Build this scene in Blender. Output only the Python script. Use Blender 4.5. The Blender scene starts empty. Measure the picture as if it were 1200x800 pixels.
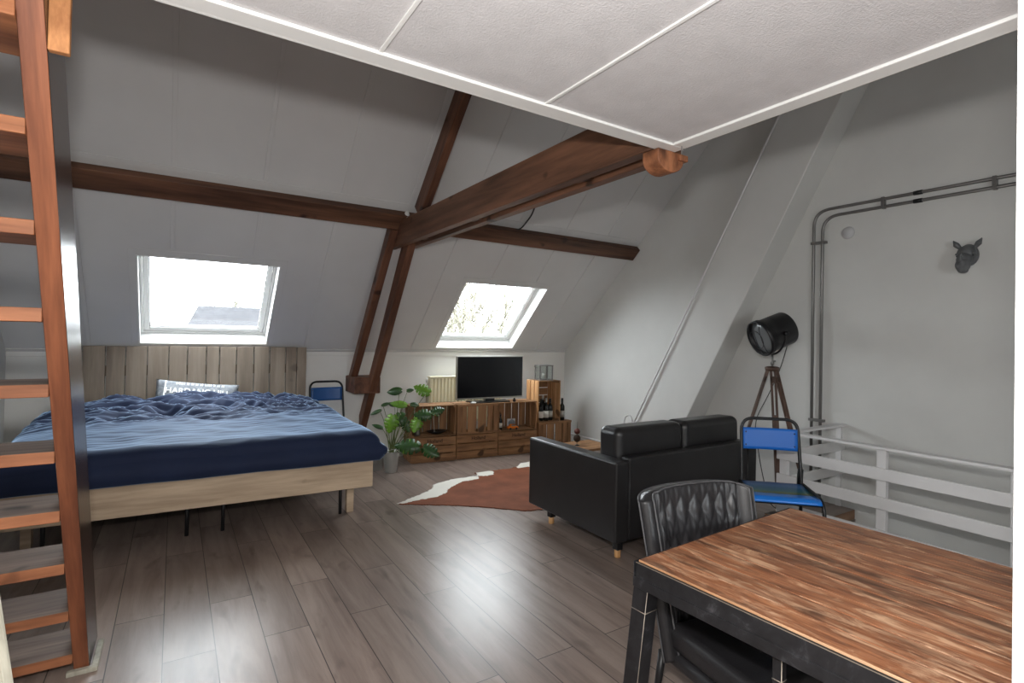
import bpy, bmesh, math, random
from mathutils import Vector, Matrix, Euler, noise
random.seed(7)
PI = math.pi
scene = bpy.context.scene
COL = scene.collection

# ------------------------------------------------------------------ materials
def lin(c):
    return tuple(((x/12.92) if x <= .04045 else ((x+.055)/1.055)**2.4) for x in c)
def srgb(r, g, b): return lin((r/255, g/255, b/255))

class NT:
    def __init__(s, name):
        s.m = bpy.data.materials.new(name); s.m.use_nodes = True
        s.t = s.m.node_tree; s.t.nodes.clear()
        s.out = s.n('ShaderNodeOutputMaterial')
        s.b = s.n('ShaderNodeBsdfPrincipled'); s.l(s.b.outputs[0], s.out.inputs[0])
    def n(s, typ, **kw):
        x = s.t.nodes.new(typ)
        for k, v in kw.items(): setattr(x, k, v)
        return x
    def l(s, a, b): s.t.links.new(a, b)
    def coord(s, scale=(1, 1, 1), rot=(0, 0, 0), loc=(0, 0, 0), kind='Object'):
        c = s.n('ShaderNodeTexCoord'); m = s.n('ShaderNodeMapping')
        m.inputs['Scale'].default_value = scale; m.inputs['Rotation'].default_value = rot; m.inputs['Location'].default_value = loc
        s.l(c.outputs[kind], m.inputs[0]); return m.outputs[0]
    def noise(s, vec, scale=5, detail=4, rough=.55, dist=0):
        x = s.n('ShaderNodeTexNoise'); x.inputs['Scale'].default_value = scale; x.inputs['Detail'].default_value = detail
        x.inputs['Roughness'].default_value = rough; x.inputs['Distortion'].default_value = dist
        s.l(vec, x.inputs['Vector']); return x.outputs['Fac']
    def ramp(s, fac, stops):
        r = s.n('ShaderNodeValToRGB'); e = r.color_ramp.elements
        while len(e) < len(stops): e.new(.5)
        for i, (p, c) in enumerate(stops):
            e[i].position = p; e[i].color = (*c, 1) if len(c) == 3 else c
        s.l(fac, r.inputs[0]); return r.outputs[0]
    def mix(s, fac, a, b, mode='MIX'):
        x = s.n('ShaderNodeMix', data_type='RGBA', blend_type=mode)
        for i, v in ((0, fac), (6, a), (7, b)):
            if isinstance(v, (int, float)): x.inputs[i].default_value = v
            elif isinstance(v, tuple): x.inputs[i].default_value = (*v, 1)
            else: s.l(v, x.inputs[i])
        return x.outputs[2]
    def bump(s, h, strength=.2, dist=.01):
        b = s.n('ShaderNodeBump'); b.inputs['Strength'].default_value = strength; b.inputs['Distance'].default_value = dist
        s.l(h, b.inputs['Height']); s.l(b.outputs[0], s.b.inputs['Normal'])
    def base(s, v):
        if isinstance(v, tuple): s.b.inputs['Base Color'].default_value = (*v, 1)
        else: s.l(v, s.b.inputs['Base Color'])
    def set(s, **k):
        for a, v in k.items(): s.b.inputs[a.replace('_', ' ')].default_value = v

def mat_paint(name, c, rough=.6, var=.06, bump=.15, bscale=60, metal=0., vscale=2.5, spec=.4):
    m = NT(name); v = m.coord()
    n = m.noise(v, vscale, 4)
    d = tuple(x*(1-var) for x in c); h = tuple(min(1, x*(1+var)) for x in c)
    m.base(m.ramp(n, [(.3, d), (.7, h)])); m.set(Roughness=rough, Metallic=metal)
    m.b.inputs['Specular IOR Level'].default_value = spec
    if bump: m.bump(m.noise(v, bscale, 3), bump, .002)
    return m.m
def mat_wood(name, c1, c2, axis='Y', rough=.55, scale=7, stretch=12, knots=True, bump=.2, dark=.5, spec=.3, tilt=0):
    m = NT(name); s = [stretch, stretch, stretch]; s['XYZ'.index(axis)] = 1
    mp = m.n('ShaderNodeMapping'); mp.inputs['Scale'].default_value = tuple(x/stretch*scale/3 for x in s)
    m.l(m.coord(rot=(math.radians(tilt), 0, 0)), mp.inputs[0]); v = mp.outputs[0]
    n = m.noise(v, 3.2, 6, .62, .35); n2 = m.noise(v, 14, 3, .5)
    col = m.ramp(n, [(.28, tuple(x*dark for x in c1)), (.42, c1), (.62, c2), (.8, tuple(min(1, x*1.12) for x in c2))])
    col = m.mix(.25, col, m.ramp(n2, [(.35, tuple(x*dark for x in c1)), (.65, c2)]))
    if knots:
        w = m.noise(m.coord(scale=(3, 3, 3)), 1.6, 1)
        col = m.mix(m.ramp(w, [(.68, (0, 0, 0)), (.74, (1, 1, 1))]), col, tuple(x*dark*.8 for x in c1))
    m.base(col); m.set(Roughness=rough); m.b.inputs['Specular IOR Level'].default_value = spec
    m.bump(n2, bump, .003)
    return m.m

M = {}
M['wall'] = mat_paint('white_plaster', srgb(206, 206, 203), .75, .03, .3, 40)
M['panel'] = mat_paint('white_roof_panel', srgb(204, 203, 202), .6, .025, .15, 90)
M['knee'] = mat_paint('white_knee_wall', srgb(226, 224, 219), .7, .03, .2, 40)
M['loft'] = mat_paint('stucco_panel', srgb(200, 198, 199), .8, .05, .9, 140, vscale=9)
M['white'] = mat_paint('white_gloss_paint', srgb(226, 226, 224), .35, .02, .05)
M['rail'] = mat_paint('white_rail_paint', srgb(214, 213, 213), .45, .04, .05)
M['beam'] = mat_wood('dark_stained_beam', srgb(86, 60, 46), srgb(134, 94, 72), 'Y', .5, 6)
M['beamX'] = mat_wood('dark_stained_purlin', srgb(74, 50, 38), srgb(118, 82, 62), 'X', .5, 6)
M['beamZ'] = mat_wood('dark_stained_rafter', srgb(78, 50, 38), srgb(122, 82, 62), 'Z', .5, 9, tilt=-42)
M['endgrain'] = mat_wood('beam_end', srgb(112, 70, 48), srgb(158, 104, 72), 'Z', .6, 14, 3)
M['ladder'] = mat_wood('ladder_wood', srgb(104, 60, 42), srgb(146, 90, 62), 'Z', .4, 14, 14, knots=False, dark=.6, spec=.4, tilt=-29)
M['ladder_side'] = mat_wood('ladder_side_wood', srgb(48, 34, 28), srgb(72, 50, 40), 'Z', .24, 8, knots=False, spec=.45, tilt=-29)  # ladder wood darkened so the stringer sides carry painted-in shade
M['hatch'] = mat_wood('sawn_board_end', srgb(146, 94, 58), srgb(196, 138, 90), 'Z', .6, 14, 3, dark=.75)
M['tread'] = mat_wood('tread_wood', srgb(124, 76, 50), srgb(176, 116, 80), 'X', .5, 8, dark=.7)
M['tread_top'] = mat_wood('worn_tread_top', srgb(98, 80, 70), srgb(138, 120, 108), 'X', .55, 9)
M['pale'] = mat_wood('pale_batten', srgb(150, 146, 132), srgb(190, 186, 170), 'Z', .6, 8)
M['headboard'] = mat_wood('greyed_scaffold_wood', srgb(134, 120, 106), srgb(160, 146, 130), 'Z', .7, 8, dark=.8)
M['bedwood'] = mat_wood('pale_pine', srgb(172, 150, 126), srgb(204, 182, 156), 'X', .6, 8, dark=.75)
M['crate'] = mat_wood('crate_wood', srgb(122, 88, 60), srgb(168, 126, 88), 'X', .65, 9)
M['crateZ'] = mat_wood('crate_wood_upright', srgb(122, 88, 60), srgb(168, 126, 88), 'Z', .65, 9)
M['crate_light'] = mat_wood('new_crate_wood', srgb(170, 122, 78), srgb(214, 168, 120), 'Z', .65, 9)
M['legwood'] = mat_wood('beech_leg', srgb(190, 142, 92), srgb(216, 170, 118), 'Z', .5, 9, knots=False)
M['lampwood'] = mat_wood('tripod_wood', srgb(78, 60, 52), srgb(112, 88, 76), 'Z', .5, 9, knots=False)
M['threshold'] = mat_wood('landing_wood', srgb(116, 104, 98), srgb(138, 124, 114), 'X', .5, 6)
M['thr_edge'] = mat_wood('landing_edge', srgb(120, 92, 72), srgb(150, 118, 94), 'X', .6, 6)
M['black'] = mat_paint('black_metal', srgb(26, 26, 28), .4, .1, .1, metal=.0)
M['blackplastic'] = mat_paint('black_plastic', srgb(22, 22, 24), .35, .05, 0)
M['screen'] = mat_paint('tv_screen', srgb(20, 22, 25), .16, .02, 0)
M['silver'] = mat_paint('silver_trim', srgb(170, 168, 160), .35, .05, 0, metal=.4)
M['steel'] = mat_paint('galvanised_steel', srgb(176, 176, 172), .38, .12, .2, metal=.45)
M['conduit'] = mat_paint('steel_conduit', srgb(128, 126, 124), .4, .1, .1, metal=.6)
M['radiator'] = mat_paint('cream_radiator', srgb(226, 220, 192), .4, .02, 0)
M['glass_dark'] = mat_paint('smoked_lens', srgb(120, 124, 126), .25, .05, 0)
M['clay'] = mat_paint('dark_cast_metal', srgb(98, 100, 102), .42, .25, .5, 30, metal=.2, vscale=14)
M['orange'] = mat_paint('orange_toy_paint', srgb(224, 120, 30), .3, .04, 0)
M['cable'] = mat_paint('black_cable', srgb(40, 38, 38), .5, .05, 0)
M['label'] = mat_paint('paper_label', srgb(206, 204, 196), .7, .05, 0)
M['bottle'] = mat_paint('dark_bottle_glass', srgb(22, 24, 22), .12, .1, 0)
M['soil'] = mat_paint('potting_soil', srgb(52, 38, 28), .9, .3, .6)
M['red'] = mat_paint('rusty_red_ball', srgb(96, 52, 44), .6, .3, .6, 30)
M['ink'] = mat_paint('stencil_ink', srgb(62, 36, 24), .7, .1, 0)
M['cord'] = mat_paint('grey_text', srgb(128, 134, 142), .8, .1, 0)
M['plate'] = mat_paint('wall_plate', srgb(196, 196, 198), .5, .02, 0)

# leather
def mat_leather(name, c, rough=.36):
    m = NT(name); v = m.coord(); n = m.noise(v, 5, 4)
    m.base(m.ramp(n, [(.3, tuple(x*.8 for x in c)), (.7, tuple(x*1.25 for x in c))])); m.set(Roughness=rough)
    vo = m.n('ShaderNodeTexVoronoi'); vo.inputs['Scale'].default_value = 260; m.l(v, vo.inputs['Vector'])
    m.bump(vo.outputs['Distance'], .25, .001); return m.m
M['leather'] = mat_leather('black_leather', srgb(30, 29, 30))
M['leather2'] = mat_leather('charcoal_leather', srgb(38, 37, 39), .36)
M['piping'] = mat_paint('leather_piping', srgb(84, 84, 86), .45, .1, 0)
# duvet
def mat_duvet():
    m = NT('navy_cotton'); v = m.coord(); n = m.noise(v, 3, 3)
    m.base(m.ramp(n, [(.3, srgb(24, 33, 58)), (.7, srgb(29, 40, 68))])); m.set(Roughness=.75)
    m.b.inputs['Sheen Weight'].default_value = 1; m.b.inputs['Sheen Roughness'].default_value = .38; m.b.inputs['Sheen Tint'].default_value = (.52, .72, 1, 1); m.b.inputs['Specular IOR Level'].default_value = .25
    m.bump(m.noise(v, 900, 2), .1, .0005); return m.m
M['duvet'] = mat_duvet()
M['mattress'] = mat_paint('mattress_ticking', srgb(60, 62, 70), .8, .05, .2)
def mat_pillow():
    m = NT('printed_pillow_cotton'); v = m.coord()
    m.base(m.ramp(m.noise(v, 30, 3), [(.35, srgb(112, 118, 126)), (.6, srgb(150, 154, 158))])); m.set(Roughness=.8); return m.m
M['pillow'] = mat_pillow(); M['print'] = mat_paint('white_print', srgb(245, 245, 244), .8, .01, 0)
# floor laminate
def mat_floor():
    m = NT('grey_oak_laminate')
    tc = m.n('ShaderNodeTexCoord'); sx = m.n('ShaderNodeSeparateXYZ'); m.l(tc.outputs['Object'], sx.inputs[0])
    cx = m.n('ShaderNodeCombineXYZ')
    ax = m.n('ShaderNodeMath', operation='ADD'); ax.inputs[1].default_value = 20+.026; m.l(sx.outputs['X'], ax.inputs[0])
    ay = m.n('ShaderNodeMath', operation='ADD'); ay.inputs[1].default_value = 20; m.l(sx.outputs['Y'], ay.inputs[0])
    m.l(ay.outputs[0], cx.inputs['X']); m.l(ax.outputs[0], cx.inputs['Y'])
    br = m.n('ShaderNodeTexBrick'); br.offset = .37; br.offset_frequency = 2; br.squash = 1
    m.l(cx.outputs[0], br.inputs['Vector'])
    for k, v in (('Scale', 1.), ('Mortar Size', .0024), ('Mortar Smooth', .2), ('Bias', 0.), ('Brick Width', 1.38), ('Row Height', .2175)): br.inputs[k].default_value = v
    br.inputs['Color1'].default_value = (0, 0, 0, 1); br.inputs['Color2'].default_value = (1, 1, 1, 1); br.inputs['Mortar'].default_value = (.5, .5, .5, 1)
    # grain, shifted per plank
    off = m.n('ShaderNodeVectorMath', operation='MULTIPLY_ADD'); m.l(br.outputs['Color'], off.inputs[0]); off.inputs[1].default_value = (7, 13, 5); m.l(tc.outputs['Object'], off.inputs[2])
    mp = m.n('ShaderNodeMapping'); mp.inputs['Scale'].default_value = (7, .8, 1); m.l(off.outputs[0], mp.inputs[0])
    n1 = m.noise(mp.outputs[0], 1.5, 6, .6, .6)
    mp2 = m.n('ShaderNodeMapping'); mp2.inputs['Scale'].default_value = (60, 2.5, 1); m.l(off.outputs[0], mp2.inputs[0])
    n2 = m.noise(mp2.outputs[0], 2, 3, .6)
    grain = m.ramp(n1, [(.25, srgb(100, 86, 79)), (.45, srgb(126, 111, 103)), (.62, srgb(142, 127, 118)), (.82, srgb(154, 139, 130))])
    grain = m.mix(.10, grain, m.ramp(n2, [(.3, srgb(80, 66, 60)), (.7, srgb(148, 134, 125))]))
    mp3 = m.n('ShaderNodeMapping'); mp3.inputs['Scale'].default_value = (5, 1.6, 1); m.l(off.outputs[0], mp3.inputs[0])
    kn = m.noise(mp3.outputs[0], 2.1, 2, .5, .3)
    grain = m.mix(m.ramp(kn, [(.60, (0, 0, 0)), (.78, (.7, .7, .7))]), grain, srgb(80, 66, 60))
    tone = m.mix(br.outputs['Color'], (.92, .92, .92), (1.26, 1.25, 1.24))
    col = m.mix(1., grain, tone, 'MULTIPLY')
    col = m.mix(br.outputs['Fac'], col, srgb(48, 40, 36))
    m.base(col)
    rr = m.ramp(n2, [(.3, (.29, .29, .29)), (.7, (.33, .33, .33))]); m.l(rr, m.b.inputs['Roughness'])
    m.b.inputs['Specular IOR Level'].default_value = .36
    inv = m.n('ShaderNodeMath', operation='MULTIPLY_ADD'); inv.inputs[1].default_value = -1.5; m.l(br.outputs['Fac'], inv.inputs[0]); m.l(n2, inv.inputs[2])
    m.bump(inv.outputs[0], .06, .0015)
    return m.m
M['floor'] = mat_floor()
# table top
def mat_table():
    m = NT('worn_reclaimed_table_wood')
    tc = m.n('ShaderNodeTexCoord')
    sx = m.n('ShaderNodeSeparateXYZ'); m.l(tc.outputs['Object'], sx.inputs[0])
    # plank id from x
    fl = m.n('ShaderNodeMath', operation='DIVIDE'); fl.inputs[1].default_value = .1085; m.l(sx.outputs['X'], fl.inputs[0])
    f2 = m.n('ShaderNodeMath', operation='FLOOR'); m.l(fl.outputs[0], f2.inputs[0])
    wn = m.n('ShaderNodeTexWhiteNoise'); wn.noise_dimensions = '1D'; m.l(f2.outputs[0], wn.inputs['W'])
    off = m.n('ShaderNodeVectorMath', operation='MULTIPLY_ADD'); m.l(wn.outputs['Color'], off.inputs[0]); off.inputs[1].default_value = (.0, 9, 4); m.l(tc.outputs['Object'], off.inputs[2])
    def mp(s):
        x = m.n('ShaderNodeMapping'); x.inputs['Scale'].default_value = s; m.l(off.outputs[0], x.inputs[0]); return x.outputs[0]
    n1 = m.noise(mp((16, 2.0, 1)), 1.4, 6, .68, .7)
    n2 = m.noise(mp((70, 5, 1)), 1.5, 4, .65, .2)
    n3 = m.noise(mp((11, 2.2, 1)), 2.2, 7, .7, .9)
    col = m.ramp(n1, [(.26, srgb(72, 44, 32)), (.42, srgb(126, 74, 46)), (.58, srgb(162, 100, 62)), (.78, srgb(192, 134, 92))])
    col = m.mix(.3, col, m.ramp(n2, [(.35, srgb(78, 48, 34)), (.62, srgb(196, 146, 110))]))
    col = m.mix(m.ramp(n3, [(.50, (0, 0, 0)), (.64, (.85, .85, .85))]), col, srgb(212, 172, 138))
    n4 = m.noise(mp((7, 1.6, 1)), 1.9, 5, .62, .5)
    col = m.mix(m.ramp(n4, [(.53, (0, 0, 0)), (.66, (.7, .7, .7))]), col, srgb(66, 42, 30))
    tone = m.mix(wn.outputs['Value'], (.86, .86, .86), (1.1, 1.08, 1.06))
    m.base(m.mix(1., col, tone, 'MULTIPLY'))
    m.l(m.ramp(n3, [(.4, (.38, .38, .38)), (.7, (.6, .6, .6))]), m.b.inputs['Roughness'])
    m.bump(n2, .35, .002); return m.m
M['table'] = mat_table()
M['table_edge'] = mat_wood('table_top_edge', srgb(190, 140, 100), srgb(222, 182, 144), 'Y', .6, 8)
def mat_worn_steel():
    m = NT('worn_black_steel'); v = m.coord(scale=(3, 3, 3)); n = m.noise(v, 4, 8, .7, .6)
    m.base(m.ramp(n, [(.3, srgb(26, 26, 28)), (.58, srgb(46, 46, 49)), (.72, srgb(84, 84, 88))])); m.set(Roughness=.42, Metallic=.35)
    m.bump(n, .15, .002); return m.m
M['wornsteel'] = mat_worn_steel()
M['scuff'] = mat_paint('bare_steel_edge', srgb(150, 140, 128), .4, .2, 0, metal=.5)
# chair paint
def mat_blue(name, c, chips):
    m = NT(name); v = m.coord(); n = m.noise(v, 9, 6, .7, .3)
    col = m.mix(m.ramp(n, [(.66, (0, 0, 0)), (.69, (1, 1, 1))]), c, srgb(90, 86, 70)) if chips else c
    m.base(col); m.set(Roughness=.4); m.bump(n, .1, .002); return m.m
M['blue'] = mat_blue('chipped_blue_paint', srgb(26, 104, 196), True)
M['blue2'] = mat_blue('faded_blue_paint', srgb(30, 84, 148), True)  # chair blue darkened: the flash's falloff is painted into the colour
def mat_seatpic():
    m = NT('painted_landscape_seat'); tc = m.n('ShaderNodeTexCoord'); sx = m.n('ShaderNodeSeparateXYZ'); m.l(tc.outputs['Object'], sx.inputs[0])
    n = m.noise(m.coord(scale=(14, 26, 10)), 2.2, 6, .7)
    a = m.n('ShaderNodeMath', operation='MULTIPLY_ADD'); a.inputs[1].default_value = .09; m.l(n, a.inputs[0]); m.l(sx.outputs['Y'], a.inputs[2])
    mr = m.n('ShaderNodeMapRange'); mr.inputs[1].default_value = -.085; mr.inputs[2].default_value = .25; m.l(a.outputs[0], mr.inputs[0])
    m.base(m.ramp(mr.outputs[0], [(.0, srgb(30, 120, 215)), (.13, srgb(34, 124, 214)), (.2, srgb(52, 62, 20)), (.3, srgb(94, 112, 36)), (.38, srgb(28, 104, 108)), (.6, srgb(30, 92, 130)), (.75, srgb(74, 112, 158)), (.9, srgb(30, 70, 130))]))
    m.set(Roughness=.3); return m.m
M['seatpic'] = mat_seatpic()
# cowhide
M['hide'] = mat_paint('brown_cowhide', srgb(122, 72, 50), .85, .2, .6, 120, vscale=5, spec=.2)
M['hidewhite'] = mat_paint('white_cowhide', srgb(222, 218, 208), .85, .04, .6, 120, spec=.2)
# leaf
def mat_leaf(name, a, b):
    m = NT(name); v = m.coord(); m.base(m.ramp(m.noise(v, 9, 3), [(.35, a), (.65, b)])); m.set(Roughness=.35)
    m.b.inputs['Transmission Weight'].default_value = 0; return m.m
M['leaf'] = mat_leaf('monstera_leaf', srgb(34, 62, 30), srgb(54, 88, 40))
M['leaf2'] = mat_leaf('young_monstera_leaf', srgb(84, 128, 36), srgb(116, 160, 52))
M['stem'] = mat_leaf('monstera_stem', srgb(80, 92, 48), srgb(106, 118, 66))
def mat_pane(name, gloss=.1):
    m = NT(name); t = m.n('ShaderNodeBsdfTransparent'); t.inputs[0].default_value = (.95, .97, .97, 1)
    g = m.n('ShaderNodeBsdfGlossy'); g.inputs['Roughness'].default_value = .02
    mx = m.n('ShaderNodeMixShader'); lw = m.n('ShaderNodeLayerWeight'); lw.inputs[0].default_value = .5; pw = m.n('ShaderNodeMath', operation='POWER'); pw.inputs[1].default_value = 5; m.l(lw.outputs['Facing'], pw.inputs[0]); f = m.n('ShaderNodeMath', operation='MULTIPLY_ADD'); f.inputs[1].default_value = .95; f.inputs[2].default_value = .04; m.l(pw.outputs[0], f.inputs[0])
    m.l(f.outputs[0], mx.inputs[0]); m.l(t.outputs[0], mx.inputs[1]); m.l(g.outputs[0], mx.inputs[2]); m.l(mx.outputs[0], m.out.inputs[0]); return m.m
M['pane'] = mat_pane('window_glass'); 
M['tile'] = mat_paint('roof_tile', srgb(60, 60, 62), .8, .12, .5, 6, spec=0)
M['brick'] = mat_paint('far_brick', srgb(62, 58, 54), .8, .1, 0, spec=0)
M['bark'] = mat_paint('tree_bark', srgb(110, 107, 96), .9, .1, 0, spec=0)
M['ground'] = mat_paint('garden_ground', srgb(62, 64, 58), .9, .2, 0, spec=0)
M['lamplens'] = M['glass_dark']

# ------------------------------------------------------------------ mesh helpers
def obj(name, bm, mat, parent=None, smooth=False, bevel=0, seg=2, loc=None, rot=None, autosmooth=True):
    me = bpy.data.meshes.new(name)
    bmesh.ops.recalc_face_normals(bm, faces=bm.faces) if bm.get('recalc', True) else None
    bm_ = bm['bm'] if isinstance(bm, dict) else bm
    bm_.to_mesh(me); bm_.free()
    return link(name, me, mat, parent, smooth, bevel, seg, loc, rot)
def link(name, me, mat, parent=None, smooth=False, bevel=0, seg=2, loc=None, rot=None):
    o = bpy.data.objects.new(name, me); COL.objects.link(o)
    for mm in (mat if isinstance(mat, (list, tuple)) else [mat]): me.materials.append(mm)
    if smooth:
        for p in me.polygons: p.use_smooth = True
    if bevel:
        b = o.modifiers.new('bevel', 'BEVEL'); b.width = bevel; b.segments = seg; b.limit_method = 'ANGLE'; b.angle_limit = math.radians(40)
        if seg > 1:
            for p in me.polygons: p.use_smooth = True
            b.harden_normals = True
    if parent: o.parent = parent
    if loc: o.location = loc
    if rot: o.rotation_euler = rot
    return o
class BM:
    """mesh collector"""
    def __init__(s): s.b = bmesh.new()
    def box(s, x0, x1, y0, y1, z0, z1, mat=None, mi=0):
        vs = [s.b.verts.new(p) for p in ((x0, y0, z0), (x1, y0, z0), (x1, y1, z0), (x0, y1, z0), (x0, y0, z1), (x1, y0, z1), (x1, y1, z1), (x0, y1, z1))]
        if mat: 
            for v in vs: v.co = mat @ v.co
        for f in ((0, 3, 2, 1), (4, 5, 6, 7), (0, 1, 5, 4), (1, 2, 6, 5), (2, 3, 7, 6), (3, 0, 4, 7)):
            s.b.faces.new([vs[i] for i in f]).material_index = mi
        return s
    def prism(s, poly, axis, a, b, mi=0):
        """poly: 2D points in the other two axes (order XY for Z, XZ for Y, YZ for X)"""
        def P(p, t):
            return {'Z': (p[0], p[1], t), 'Y': (p[0], t, p[1]), 'X': (t, p[0], p[1])}[axis]
        A = [s.b.verts.new(P(p, a)) for p in poly]; B = [s.b.verts.new(P(p, b)) for p in poly]
        n = len(poly)
        fs = [s.b.faces.new(A[::-1]), s.b.faces.new(B)]
        for i in range(n): fs.append(s.b.faces.new([A[i], A[(i+1) % n], B[(i+1) % n], B[i]]))
        for f in fs: f.material_index = mi
        return s
    def tube(s, pts, r, seg=8, closed=False, mi=0):
        pts = [Vector(p) for p in pts]; n = len(pts); rings = []
        rs = r if isinstance(r, (list, tuple)) else [r]*n
        t0 = (pts[1]-pts[0]).normalized()
        up = Vector((0, 0, 1)) if abs(t0.z) < .9 else Vector((1, 0, 0))
        u = t0.cross(up).normalized()
        for i, p in enumerate(pts):
            if closed: t = (pts[(i+1) % n]-pts[i-1]).normalized()
            elif i == 0: t = t0
            elif i == n-1: t = (pts[-1]-pts[-2]).normalized()
            else: t = ((pts[i+1]-p).normalized()+(p-pts[i-1]).normalized()).normalized()
            u = (u-t*u.dot(t)).normalized(); w = t.cross(u)
            rings.append([s.b.verts.new(p+(u*math.cos(a)+w*math.sin(a))*rs[i]) for a in (2*PI*k/seg for k in range(seg))])
        rng = range(n if closed else n-1)
        for i in rng:
            A, B = rings[i], rings[(i+1) % n]
            for k in range(seg):
                f = s.b.faces.new([A[k], A[(k+1) % seg], B[(k+1) % seg], B[k]]); f.material_index = mi; f.smooth = True
        if not closed:
            s.b.faces.new(rings[0][::-1]).material_index = mi; s.b.faces.new(rings[-1]).material_index = mi
        return s
    def lathe(s, prof, c=(0, 0, 0), seg=24, mat=None, mi=0):
        rings = []
        for r, z in prof:
            ring = []
            for k in range(seg):
                a = 2*PI*k/seg; v = Vector((r*math.cos(a), r*math.sin(a), z))
                if mat: v = mat @ v
                ring.append(s.b.verts.new(v+Vector(c)))
            rings.append(ring)
        for A, B in zip(rings, rings[1:]):
            for k in range(seg):
                f = s.b.faces.new([A[k], A[(k+1) % seg], B[(k+1) % seg], B[k]]); f.material_index = mi; f.smooth = True
        s.b.faces.new(rings[0][::-1]).material_index = mi; s.b.faces.new(rings[-1]).material_index = mi
        return s
    def sphere(s, c, r, seg=16, mat=None):
        m = Matrix.Translation(c) @ (mat or Matrix()) @ Matrix.Diagonal((*(r if isinstance(r, (tuple, list)) else (r, r, r)), 1))
        bmesh.ops.create_uvsphere(s.b, u_segments=seg, v_segments=seg//2+2, radius=1, matrix=m); return s
    def grid(s, nu, nv, fn, closed_u=False, mi=0):
        V = [[s.b.verts.new(fn(i/(nu if closed_u else nu-1), j/(nv-1))) for i in range(nu)] for j in range(nv)]
        for j in range(nv-1):
            for i in range(nu if closed_u else nu-1):
                f = s.b.faces.new([V[j][i], V[j][(i+1) % nu], V[j+1][(i+1) % nu], V[j+1][i]]); f.smooth = True; f.material_index = mi
        return V
    def go(s, name, mat, parent=None, recalc=True, **k):
        if recalc: bmesh.ops.recalc_face_normals(s.b, faces=s.b.faces)
        me = bpy.data.meshes.new(name); s.b.to_mesh(me); s.b.free()
        return link(name, me, mat, parent, **k)

def fillet(pts, r, n=6):
    pts = [Vector(p) for p in pts]; out = [pts[0]]
    for a, b, c in zip(pts, pts[1:], pts[2:]):
        d1 = (a-b); d2 = (c-b); k = min(r, d1.length*.49, d2.length*.49)
        p, q = b+d1.normalized()*k, b+d2.normalized()*k
        for i in range(n+1):
            t = i/n; out.append(p*(1-t)**2+b*2*t*(1-t)+q*t*t)
    out.append(pts[-1]); return out

def thing(name, label, cat, loc=(0, 0, 0), rotz=0, group=None):
    o = bpy.data.objects.new(name, None); COL.objects.link(o); o.location = loc; o.rotation_euler = (0, 0, rotz)
    o.empty_display_size = .1
    return tag(o, label, cat, group)
def tag(o, label, cat, group=None):
    o['label'] = label; o['category'] = cat
    if group: o['group'] = group
    return o
def struct(o, label=None):
    o['kind'] = 'structure'
    if label: o['label'] = label
    return o
def copy_tree(o, parent=None):
    c = o.copy(); COL.objects.link(c)
    if parent: c.parent = parent
    for ch in list(o.children): copy_tree(ch, c)
    return c

# ------------------------------------------------------------------ camera
H = 1.55; F = 620.; SHY = -11.5
def make_camera():
    yaw, p, r = map(math.radians, (32.5, .6, 1.1))
    cy, sy = math.cos(yaw), math.sin(yaw)
    right = Vector((cy, -sy, 0)); f = Vector((sy, cy, 0)); up = Vector((0, 0, 1))
    f2 = f*math.cos(p)+up*math.sin(p); up2 = up*math.cos(p)-f*math.sin(p)
    r2 = right*math.cos(r)+up2*math.sin(r); u3 = up2*math.cos(r)-right*math.sin(r)
    cam = bpy.data.cameras.new('camera'); o = bpy.data.objects.new('camera', cam); COL.objects.link(o)
    m = Matrix((r2, u3, -f2)).transposed().to_4x4(); m.translation = (0, 0, H); o.matrix_world = m
    cam.sensor_width = 36; cam.sensor_fit = 'HORIZONTAL'; cam.lens = F/1200*36; cam.clip_start = .02
    cam.shift_y = SHY/1200
    scene.camera = o
make_camera()

# ------------------------------------------------------------------ room
XL, XR, YB, YF, ZK = -1.283, 5.11, 6.49, -2.3, 1.338
SL = math.tan(math.radians(43.7)); ZTOP = 5.4; YTOP = YB-(ZTOP-ZK)/SL
CA, SA = math.cos(math.radians(43.7)), math.sin(math.radians(43.7))
def roofz(y): return ZK+SL*(YB-y)
def roofy(z): return YB-(z-ZK)/SL
N_IN = Vector((0, -SA, -CA)); N_OUT = -N_IN
WINS = [(-.30, .865, 1.415, 2.20), (2.90, 4.112, 1.388, 2.195)]
HX0, HY1 = 4.275, 2.31      # stair opening: x > HX0, y < HY1
# floor with stair opening, a slab
b = BM(); b.prism([(XL, YF), (HX0, YF), (HX0, HY1), (XR, HY1), (XR, YB), (XL, YB)], 'Z', -.02, 0); struct(b.go('floor', M['floor']), 'grey oak laminate floor of wide planks')
b = BM(); b.box(HX0, XR+.1, YF, HY1, -2.62, -2.6); struct(b.go('floor', M['floor']), 'lower floor at the bottom of the stairwell')
b = BM(); b.box(HX0-.06, HX0-.001, YF, HY1, -2.6, -.021); struct(b.go('wall_stairwell', M['wall']), 'white wall of the stairwell below the railing')
b = BM(); b.box(HX0-.06, XR, HY1, HY1+.06, -2.6, -.021); struct(b.go('wall_stairwell_end', M['wall']), 'white end wall of the stairwell')
b = BM(); b.box(XL-.12, XR+.12, YB, YB+.12, -.02, ZK); struct(b.go('wall_back', M['knee']), 'white knee wall under the sloping roof')
BX0, BX1, BZ0, BZ1 = 1.0, 2.0, 1.1, 2.1  # opening for an unseen window, added to bring in fill daylight
b = BM(); b.box(XL-.12, XR+.12, YF-.12, YF, -2.6, BZ0); b.box(XL-.12, XR+.12, YF-.12, YF, BZ1, ZTOP); b.box(XL-.12, BX0, YF-.12, YF, BZ0, BZ1); b.box(BX1, XR+.12, YF-.12, YF, BZ0, BZ1)
struct(b.go('wall_front', M['wall']), 'wall with a window behind the camera')
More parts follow.
